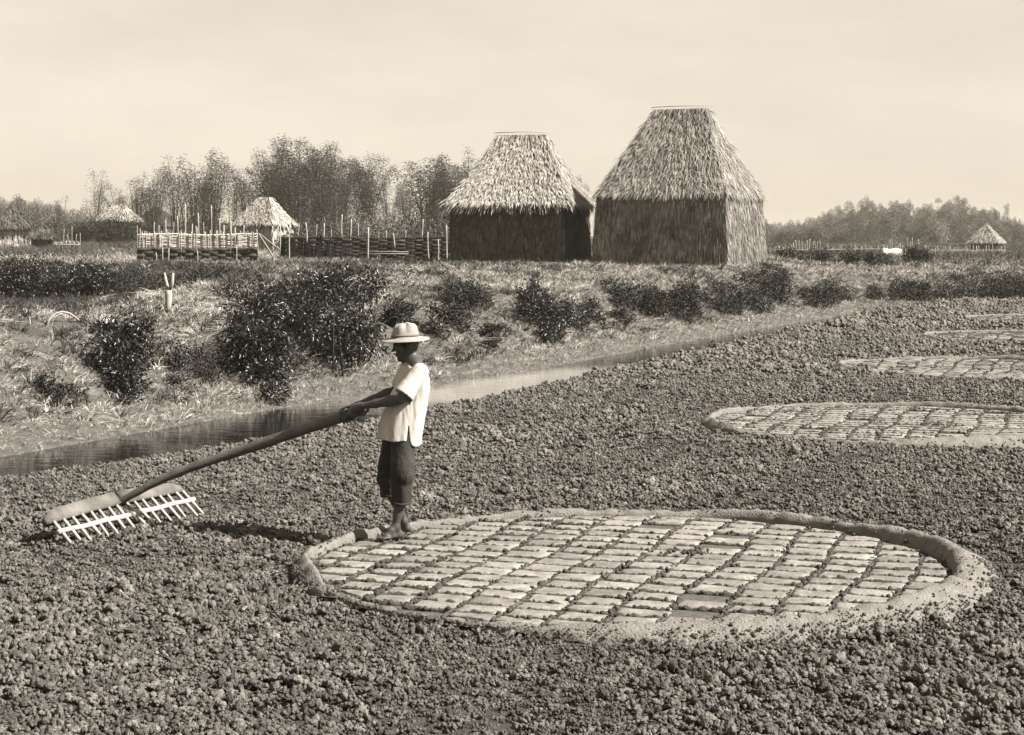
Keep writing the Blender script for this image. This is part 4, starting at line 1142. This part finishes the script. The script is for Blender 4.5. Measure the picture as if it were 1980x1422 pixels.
for px in np.arange(1440, 2100, 1.6):                                    # far wood across the plain at right
    Y = random.uniform(270, 330)
    prof = np.interp(px, [1440, 1480, 1560, 1610, 1660, 1750, 1790, 1830, 1900, 1960, 2100], [430, 434, 434, 414, 396, 398, 404, 388, 408, 430, 428])
    top = CAM_Z - (prof + 17 + random.gauss(0, 8) + 9 * math.sin(px * .13) * math.sin(px * .037) - HORIZON) * Y / F_PX
    nk = 8
    for k in range(nk):
        t = k / (nk - 1); P.append(((px - CX) * Y / F_PX + random.gauss(0, 1.1) + t * .6, Y, .2 + (top - .2) * t)); SC_.append(random.uniform(.8, 1.7) * (1 - .45 * t))
P = np.array(P); SC_ = np.array(SC_); n = len(P)
scatter('woods', BUSH, P, np.stack([RNG.normal(0, .3, n), RNG.normal(0, .3, n), RNG.uniform(0, 6.28, n)], 1), np.stack([SC_ * .75, SC_ * .75, SC_ * RNG.uniform(1.0, 2.1, n)], 1), RNG.integers(0, 5, n), M_wood_far)

# ------------------------------------------------------------------ haze
mb = MB(); mb.box((0, 700, 7.2), (960, 830, 9.2)); hz = mb.build('haze', None); hz['kind'] = 'stuff'
mh = bpy.data.materials.new('haze_air'); mh.use_nodes = True
mh.node_tree.nodes.clear()
ho = mh.node_tree.nodes.new('ShaderNodeOutputMaterial'); hp = mh.node_tree.nodes.new('ShaderNodeVolumePrincipled')
hp.inputs['Color'].default_value = (1.0, .92, .76, 1); hp.inputs['Density'].default_value = .00035; hp.inputs['Anisotropy'].default_value = .1
mh.node_tree.links.new(hp.outputs[0], ho.inputs['Volume']); hz.data.materials.append(mh)
# ------------------------------------------------------------------ the man
M_skin = mat('brown_skin', .05, .08, 30, rough=.5, bump=.1, spec=.4)
M_shirt = mat('white_cotton', .58, .68, 3, rough=.9, bump=.15, bump_scale=120)
_n, _l = M_shirt.node_tree.nodes, M_shirt.node_tree.links                 # faint woven stripes
_tc = _n.new('ShaderNodeTexCoord'); _w = _n.new('ShaderNodeTexWave'); _w.wave_type = 'BANDS'; _w.bands_direction = 'Y'
_w.inputs['Scale'].default_value = 26; _w.inputs['Distortion'].default_value = .6; _w.inputs['Detail'].default_value = 1; _w.inputs['Detail Scale'].default_value = .4
_l.new(_tc.outputs['Object'], _w.inputs['Vector'])
_mr = _n.new('ShaderNodeMapRange'); _mr.inputs['To Min'].default_value = .84; _mr.inputs['To Max'].default_value = 1.0
_l.new(_w.outputs['Fac'], _mr.inputs['Value'])
_sc = _n.new('ShaderNodeVectorMath'); _sc.operation = 'SCALE'
_p = _n['Principled BSDF']; _src = _p.inputs['Base Color'].links[0].from_socket
_l.new(_src, _sc.inputs[0]); _l.new(_mr.outputs[0], _sc.inputs['Scale']); _l.new(_sc.outputs[0], _p.inputs['Base Color'])
M_trousers = mat('dark_trousers', .022, .055, 5, rough=.9, bump=.3, bump_scale=60)
M_hat = mat('pale_felt', .26, .40, 7, rough=.9, bump=.25, bump_scale=80)
M_hair = mat('black_hair', .012, .02, 40, rough=.5)

PO = Vector((-.925, 13.95, .03)); PS = .985
man = empty('person', PO); man.scale = (PS,) * 3
tag(man, 'barefoot man in brimmed hat, loose white shirt and rolled dark trousers holding the rake', 'person')

# rake handle in world space, from the beam up to the man's fists
HP = [W(px, Y, py) for px, py, Y in ((236, 968, 14.44), (300, 934, 14.41), (370, 904, 14.38), (480, 867, 14.33), (590, 830, 14.18), (668, 803, 13.99), (692, 794, 13.93), (708, 788.5, 13.89))]
HR = [.028, .033, .038, .043, .045, .045, .043, .042]

B_ = SDF((-.46, -.40, -.06), (.34, .38, 1.74), .0045)
fwd = np.array([-.975, -.13, -.17]); fwd /= np.linalg.norm(fwd)
lft = np.cross((0, 0, 1.0), fwd); lft /= np.linalg.norm(lft); upv = np.cross(fwd, lft)
hc = np.array([.088, -.005, 1.535])
hp = lambda a, b, c: hc + fwd * a + lft * b + upv * c
FR = np.array([fwd, lft, upv])
B_.ell(hp(-.008, 0, .03), (.098, .076, .105), FR, .01)
B_.ell(hp(.028, 0, -.045), (.064, .056, .078), FR, .03)
B_.ell(hp(.066, 0, -.098), (.026, .026, .02), FR, .02)
B_.cap(hp(.086, .036, .026), hp(.094, 0, .024), .012, .010, .012); B_.cap(hp(.086, -.036, .026), hp(.094, 0, .024), .012, .010, .012)
for s_ in (1, -1):
    B_.ell(hp(.092, s_ * .031, .008), (.012, .015, .010), FR, .008, 'cut')
    B_.ell(hp(.080, s_ * .031, .007), (.012, .013, .009), FR, .003)
    B_.ell(hp(.062, s_ * .045, -.022), (.024, .018, .018), FR, .02)
    B_.ell(hp(-.012, s_ * .076, -.004), (.020, .009, .032), FR, .006)
    B_.ell(hp(-.006, s_ * .083, -.002), (.009, .006, .015), FR, .004, 'cut')
B_.cap(hp(.092, 0, .015), hp(.112, 0, -.018), .008, .012, .010)
for s_ in (1, -1): B_.ell(hp(.100, s_ * .012, -.022), (.010, .008, .008), FR, .006)
B_.ell(hp(.090, 0, -.050), (.012, .024, .007), FR, .006); B_.ell(hp(.088, 0, -.063), (.012, .021, .008), FR, .005)
B_.cap(hp(.104, -.02, -.0565), hp(.104, .02, -.0565), .003, .003, .003, 'cut')
B_.cap((.115, 0, 1.49), (.150, .01, 1.36), .054, .062, .03)
# trunk under the clothes
for z, c, a, b in ((1.33, .145, .08, .15), (1.2, .14, .10, .15), (1.05, .10, .11, .14), (.9, .06, .11, .145)):
    B_.ell((c, 0, z), (a, b, .13), [(-.94, -.34, 0), (.34, -.94, 0), (0, 0, 1)], .05)
SH_N, SH_F = np.array([.205, -.165, 1.335]), np.array([.095, .165, 1.335])
EL_N, EL_F = np.array([.058, -.235, 1.128]), np.array([.005, .205, 1.16])

def on_handle(px):
    for a, b in zip(HP[:-1], HP[1:]):
        xa, xb = CX + a.x * F_PX / a.y, CX + b.x * F_PX / b.y
        if xa <= px <= xb:
            t = (px - xa) / (xb - xa); return np.array(a.lerp(b, t) - PO) / PS, np.array((b - a).normalized())
def hand(px, th_palm, th0, th1, tt0, tt1, elbow, name_side):
    c, h = on_handle(px); s_ = np.array([0, -1.0, 0]); s_ -= h * (s_ @ h); s_ /= np.linalg.norm(s_); u = np.cross(s_, h)
    if u[2] < 0: u = -u
    Rr = .043
    P = lambda th, r, off: c + h * off + (s_ * math.cos(R(th)) + u * math.sin(R(th))) * r
    n_ = s_ * math.cos(R(th_palm)) + u * math.sin(R(th_palm)); t_ = np.cross(h, n_)
    pc = P(th_palm, Rr + .016, 0)
    B_.ell(pc, (.044, .038, .017), [h, t_, n_], .012)
    sg = 1 if th1 > th0 else -1
    for k, (off, ln) in enumerate(((.034, .92), (.0115, 1.0), (-.011, 1.0), (-.032, .85))):
        a = [th0 + (th1 - th0) * ln * q for q in (0, .34, .68, 1.0)]
        B_.chain([P(th_palm + (th0 - th_palm) * .4, Rr + .017, off * .9), P(a[0], Rr + .014, off), P(a[1], Rr + .010, off), P(a[2], Rr + .009, off), P(a[3], Rr + .006, off)], [.011, .0105, .0098, .009, .0078], .004)
    B_.chain([P(th_palm - sg * 12, Rr + .014, .036), P(tt0, Rr + .013, .05), P((tt0 + tt1) / 2, Rr + .010, .046), P(tt1, Rr + .008, .030)], [.016, .013, .011, .009], .006)
    w = pc + (elbow - pc) / np.linalg.norm(elbow - pc) * .085 + n_ * .012
    B_.chain([pc, pc * .45 + w * .55, w], [.024, .025, .0255], .02)
    return w
wn_ = hand(694, 30, 70, 265, -10, -95, EL_N, 'near')
wf_ = hand(669, 150, 110, -85, 190, 275, EL_F, 'far')
for sh, el, w in ((SH_N, EL_N, wn_), (SH_F, EL_F, wf_)):
    B_.chain([sh, .5 * (sh + el), el], [.052, .047, .040], .02)
    m1 = el + (w - el) * .28
    B_.chain([el, m1, el + (w - el) * .65, w], [.039, .043, .033, .0265], .02)
# legs and feet
def leg(hip, knee, calf, ankle, heel, ball, tipdir):
    B_.chain([hip, knee], [.085, .056], .03)
    B_.chain([knee, calf, ankle], [.052, .050, .030], .02)
    k2 = np.array(calf) * .7 + np.array(knee) * .3 + (.018, 0, 0); B_.ell(k2, (.042, .042, .075), None, .03)
    B_.chain([ankle, heel], [.031, .030], .02); B_.chain([ankle, .5 * (np.array(ankle) + ball) + (0, 0, .008), ball], [.032, .028, .022], .02); B_.chain([heel, ball], [.028, .026], .02)
    d = np.array(tipdir); d = d / np.linalg.norm(d); sd_ = np.cross((0, 0, 1.0), d)
    for k, o in enumerate((-.034, -.016, .001, .017, .032)):
        L = (.058, .060, .056, .050, .042)[k]; r = (.0145, .011, .0105, .010, .0095)[k]
        b = np.array(ball) + sd_ * o; b[2] = .016
        B_.chain([b - d * .02 + (0, 0, .006), b + d * L * .55 + (0, 0, .004), b + d * L], [r * 1.1, r, r * .85], .005)
leg((.06, -.09, .86), (.065, -.11, .49), (.052, -.108, .33), (.008, -.118, .098), (.038, -.095, .03), (-.062, -.172, .026), (-.80, -.52, 0))
leg((.02, .09, .86), (-.045, .12, .48), (-.025, .14, .31), (.055, .185, .092), (.085, .195, .03), (-.03, .215, .026), (-1, .12, 0))
body = link('body', B_.mesh(2), M_skin, man)

# hair at the back of the head, under the hat
Hs = SDF((-.05, -.12, 1.42), (.24, .12, 1.72), .006)
Hs.ell(hp(-.016, 0, .032), (.098, .082, .106), FR, .01)
Hs.put((-.05, -.12, 1.42), (.24, .12, 1.72), lambda x, y, z: -((x - hc[0]) * .8 + (z - hc[2]) * .65 - .02) + 0 * y, .01, 'cut')
link('hair', Hs.mesh(1), M_hair, man)

# hat
n = 64; V, ring = [], 0
prof = [(.0, 1.728), (.04, 1.727), (.072, 1.716), (.090, 1.692), (.099, 1.655), (.104, 1.618), (.112, 1.606), (.14, 1.602), (.168, 1.596), (.182, 1.589), (.1825, 1.584), (.168, 1.589), (.14, 1.595), (.108, 1.598), (.100, 1.60), (.09, 1.64)]
hx, hy = .080, -.005
for r, z in prof:
    for i in range(n):
        th = 2 * math.pi * i / n; c, s_ = math.cos(th), math.sin(th)
        rr, zz = r, z
        if z > 1.62 and r > .001:                                          # pinched crown
            dent = sum(math.exp(-((math.atan2(math.sin(th - q), math.cos(th - q))) / .33) ** 2) for q in (R(205), R(275), R(120), R(20)))
            f = min(1, max(0, (z - 1.62) / .08)); rr = r * (1 - .17 * dent * f); zz = z - .016 * dent * f * (1 if r > .03 else 0)
        if z > 1.70 and r < .06: zz = zz - .010 * math.exp(-((rr * s_) / .02) ** 2)
        x, y = rr * 1.08 * c, rr * .98 * s_
        if r > .11: zz += .010 * (c * c) * 0 - .012 * ((r - .11) / .07) * (s_ * s_) + .004 * math.sin(3 * th)
        V.append((hx + x, hy + y, zz + .055 * (hx + x - .08) * 1.0 - .004))
m = len(prof)
Q = [[j * n + i, (j + 1) * n + i, (j + 1) * n + (i + 1) % n, j * n + (i + 1) % n] for j in range(m - 1) for i in range(n)]
hat = link('hat', mesh_np(V, Q, smooth=True), M_hat, man)
V = []
for zz, rr in ((1.612, .106), (1.612, .1085), (1.632, .1055), (1.632, .1025)):
    for i in range(n):
        th = 2 * math.pi * i / n; x = rr * 1.08 * math.cos(th); V.append((hx + x, hy + rr * .98 * math.sin(th), zz + .055 * (hx + x - .08) - .004))
link('hat_band', mesh_np(V, [[j * n + i, ((j + 1) % 4) * n + i, ((j + 1) % 4) * n + (i + 1) % n, j * n + (i + 1) % n] for j in range(4) for i in range(n)], smooth=True), mat('hat_ribbon', .16, .22, 20), hat)

# shirt: loose, slit at the side, longer tail behind
Sh = SDF((-.24, -.36, .70), (.36, .32, 1.46), .0055)
rz = np.array([.70, .80, .90, 1.00, 1.10, 1.20, 1.28, 1.33, 1.37, 1.40, 1.425])
rc = np.array([.030, .032, .050, .077, .098, .132, .143, .147, .146, .142, .138])
ra = np.array([.185, .182, .182, .170, .158, .136, .122, .105, .088, .072, .066])
rb = np.array([.195, .195, .190, .185, .182, .182, .182, .172, .130, .085, .072])
def torso(x, y, z):
    zf = z + 0 * x + 0 * y
    c, a, b = np.interp(zf, rz, rc), np.interp(zf, rz, ra), np.interp(zf, rz, rb)
    X, Y_ = x - c, y + 0 * x
    u, v = (-.94 * X - .34 * Y_), (.34 * X - .94 * Y_)
    ang = np.arctan2(v / b, u / a)
    fold = .007 * (fbm(ang * 2.6 + 3, zf * 2.2, 1.0, 3) - .5) * 2 + .0025 * np.sin(ang * 13 + 5 * zf) * smooth(1.05, .8, zf) + .024 * (fbm(ang * 1.4, zf * 6 + ang * 2.5, 5.0, 3) - .5) * smooth(1.34, 1.2, zf)
    d = (np.sqrt((u / a) ** 2 + (v / b) ** 2) - 1) * np.minimum(a, b) * .9 + fold
    hem = np.where(x + 0 * zf > .112, .742 + .055 * smooth(.150, .112, x + 0 * zf) + 0 * zf, .79 - .010 * smooth(-.1, .1, x + 0 * zf)) + .006 * np.sin(ang * 5)
    d = np.maximum(d, hem - zf)
    return np.maximum(d, zf - 1.415 - .15 * (x - .14))
Sh.put((-.24, -.3, .70), (.34, .3, 1.43), torso, .02)
def sleeve(sh, el, r0, r1, cut):
    a = np.array(sh); b = np.array(el); ab = b - a; L = np.linalg.norm(ab); d_ = ab / L; e = a + ab * cut
    def fn(x, y, z):
        t = np.clip(((x - a[0]) * d_[0] + (y - a[1]) * d_[1] + (z - a[2]) * d_[2]) / L, 0, 1.2)
        q = np.sqrt((x - a[0] - t * L * d_[0]) ** 2 + (y - a[1] - t * L * d_[1]) ** 2 + (z - a[2] - t * L * d_[2]) ** 2) - (r0 + (r1 - r0) * t)
        q = q + .010 * (fbm((x + 0 * q) * 16, (y + z + 0 * q) * 9, 2.0, 2) - .5)
        return np.maximum(q, (x - e[0]) * d_[0] + (y - e[1]) * d_[1] + (z - e[2]) * d_[2])
    Sh.put(np.minimum(a, b) - .12, np.maximum(a, b) + .12, fn, .03)
sleeve(SH_N + (.0, .01, .005), EL_N, .068, .088, .86)
sleeve(SH_F + (.0, -.01, .005), EL_F, .068, .075, .86)
# collar opening and side slit
Sh.ell((.085, -.03, 1.43), (.052, .045, .05), None, .008, 'cut')
def slit(x, y, z): return np.maximum(np.maximum(np.abs(x - .112) - .013 * np.clip((.905 - z) / .12, 0, 1), z - .905), y + .02) + 0 * x
Sh.put((.06, -.3, .70), (.17, -.02, .92), slit, .004, 'cut')
shirt = link('shirt', Sh.mesh(1), M_shirt, man)
# collar band
mb = MB(); pts = []
for i in range(17):
    th = R(-165 + 310 * i / 16); pts.append((.128 + .064 * math.cos(th + R(10)), .0 + .066 * math.sin(th + R(10)), 1.415 + .03 * math.cos(th)))
mb.tube(pts, .010, 6); mb.build('collar', M_shirt, shirt, True)

Tr = SDF((-.22, -.28, .22), (.28, .28, 1.0), .006)
def trouser(pts, rad, hem, hemn=0):
    pts = [np.array(p) for p in pts]
    for i in range(len(pts) - 1):
        a, b = pts[i], pts[i + 1]; ab = b - a; L2 = ab @ ab; r0, r1 = rad[i], rad[i + 1]
        def fn(x, y, z):
            t = np.clip(((x - a[0]) * ab[0] + (y - a[1]) * ab[1] + (z - a[2]) * ab[2]) / L2, 0, 1.3)
            X, Y_ = x - a[0] - t * ab[0], y - a[1] - t * ab[1]
            q = np.sqrt(X ** 2 + Y_ ** 2 + (z - a[2] - t * ab[2]) ** 2) - (r0 + (r1 - r0) * t)
            q = q + .012 * (fbm(np.arctan2(Y_, X) * 1.5 + 0 * q, (z + 0 * q) * 9, pts[0][0] * 20, 3) - .5) * 2
            return np.maximum(q, hem + .01 * np.sin(8 * x) - z)
        Tr.put(np.minimum(a, b) - max(rad) - .02, np.maximum(a, b) + max(rad) + .02, fn, .012)
Tr.ell((.04, 0, .88), (.13, .14, .11), [(-.94, -.34, 0), (.34, -.94, 0), (0, 0, 1)], .03)
trouser([(.065, -.065, .90), (.068, -.105, .60), (.052, -.112, .25)], [.092, .098, .072], .275)
trouser([(.01, .085, .87), (-.048, .115, .55), (-.06, .135, .27)], [.105, .096, .066], .305)
trs = link('trousers', Tr.mesh(1), M_trousers, man)
for c, r, z in (((.054, -.112), .074, .288), ((-.058, .133), .068, .318)):
    mb = MB(); mb.tube([(c[0] + r * math.cos(t), c[1] + r * math.sin(t), z + .006 * math.sin(2 * t + 1)) for t in np.linspace(0, 2 * math.pi, 25)], .0115, 6, cap=False); mb.build('rolled_hem', M_trousers, trs, True)

# ------------------------------------------------------------------ the rake
u_ = Vector((.40, .917, 0)).normalized(); v_ = Vector((.917, -.40, 0)); w_ = Vector((0, 0, 1))
tipL, tipR = Vector((-3.37, 13.55, .03)), Vector((-2.655, 15.17, .03))
u_ = (tipR - tipL).normalized(); v_ = Vector((u_.y, -u_.x, 0)).normalized()
mid = .5 * (tipL + tipR); half = (tipR - tipL).length / 2
rake = empty('rake', (mid.x, mid.y, 0))
tag(rake, 'large wooden rake with long curved pole and pale teeth in the tilled soil', 'rake')
O_ = Vector((mid.x, mid.y, 0))
M_wood = mat('rake_pole_wood', .07, .17, 4, stretch=(1.2, 6, 6), bump=.4, bump_scale=25, rough=.55)
M_beam = mat('rake_beam_wood', .06, .22, 3.5, bump=.5, bump_scale=30, detail=8)
M_tooth = mat('pale_split_bamboo', .34, .5, 8, rough=.7)
Lp = lambda a, b, c: u_ * a + v_ * b + w_ * c
# handle
def catmull(P, Rr, n=6):
    out, ro = [], []
    for i in range(len(P) - 1):
        p0, p1, p2, p3 = P[max(i - 1, 0)], P[i], P[i + 1], P[min(i + 2, len(P) - 1)]
        for k in range(n):
            t = k / n
            out.append(.5 * ((2 * p1) + (p2 - p0) * t + (2 * p0 - 5 * p1 + 4 * p2 - p3) * t * t + (3 * p1 - p0 - 3 * p2 + p3) * t ** 3)); ro.append(Rr[i] + (Rr[i + 1] - Rr[i]) * t)
    return out + [P[-1]], ro + [Rr[-1]]
pts, rad = catmull([p - O_ for p in HP], HR)
pts = [pts[0] - (pts[3] - pts[0]).normalized() * .08] + pts; rad = [.024] + rad
rad = [r * (1 + .05 * math.sin(i * 1.9) + .03 * math.sin(i * .7)) for i, r in enumerate(rad)]
mb = MB(); mb.tube(pts, rad, 14); mb.build('handle', M_wood, rake, True)
# beam: a thick plank with a bowed top edge, two halves meeting at the handle
dn = (v_ * .72 - w_ * .69).normalized(); face = (v_ * .69 + w_ * .72).normalized()
root0 = Lp(0, -.215, .205)
def plank(a0, a1, h0, h1, name):
    V, n = [], 12
    for i in range(n + 1):
        t = i / n; a = a0 + (a1 - a0) * t; hh = h0 + (h1 - h0) * t; end = min(t if abs(a0) > abs(a1) else 1 - t, 1)
        hh *= math.sqrt(min(1, .25 + end * 5)); th = .032
        base = u_ * a + root0 + w_ * (-.02 * (a / half) ** 2 + random.uniform(-.002, .002))
        for s_, d in ((-1, 0.0), (1, 0.0), (1, -hh), (.2, -hh - .012), (-1, -hh)):
            V.append(base + dn * d + face * th * s_)
    Q = [[5 * i + k, 5 * i + (k + 1) % 5, 5 * i + 5 + (k + 1) % 5, 5 * i + 5 + k] for i in range(n) for k in range(5)]
    T = [[0, 2, 1], [0, 3, 2], [0, 4, 3]]; b = 5 * n; T += [[b, b + 1, b + 2], [b, b + 2, b + 3], [b, b + 3, b + 4]]
    me = mesh_np(V, Q, T); return link(name, me, M_beam, rake)
plank(-half - .06, -.02, .105, .115, 'beam')
plank(.03, half - .02, .115, .10, 'beam')
mb = MB(); mb.tube([root0 + u_ * (-half * .5) - face * .045 + dn * -.06, root0 + u_ * (half * .5) - face * .045 + dn * -.06], .03, 8); mb.build('beam_spine', M_wood, rake)
# batten and teeth
bat0 = Lp(0, -.125, .128)
for a0, a1 in ((-half - .045, -.02), (.025, half + .03)):
    mb = MB(); q = Matrix((u_, dn, face)).transposed()
    n = 6
    mb.tube([bat0 + u_ * (a0 + (a1 - a0) * k / n) + w_ * .004 * math.sin(k * 2) for k in range(n + 1)], [.022] * (n + 1), 6); mb.build('batten', M_tooth, rake)
mb = MB(); mb.tube([bat0 + u_ * -.03 + dn * .03, bat0 + u_ * .03 - dn * .03], .012, 6); mb.tube([bat0 + u_ * .03 + dn * .03, bat0 + u_ * -.03 - dn * .03], .012, 6); mb.build('lashing', M_wood, rake)
for i in range(16):
    a = -half + .02 + (2 * half - .04) * i / 15 + random.uniform(-.012, .012)
    if abs(a) < .02: a += .03
    top = root0 + u_ * a + dn * -.05; tip = Lp(a + random.uniform(-.02, .02), random.uniform(-.012, .012), .012 + random.uniform(-.02, .006)); e = top.lerp(tip, .55)
    mb = MB(); mb.tube([top, e, tip], [.0155, .0165, .011], 6); mb.build('tooth', M_tooth, rake)
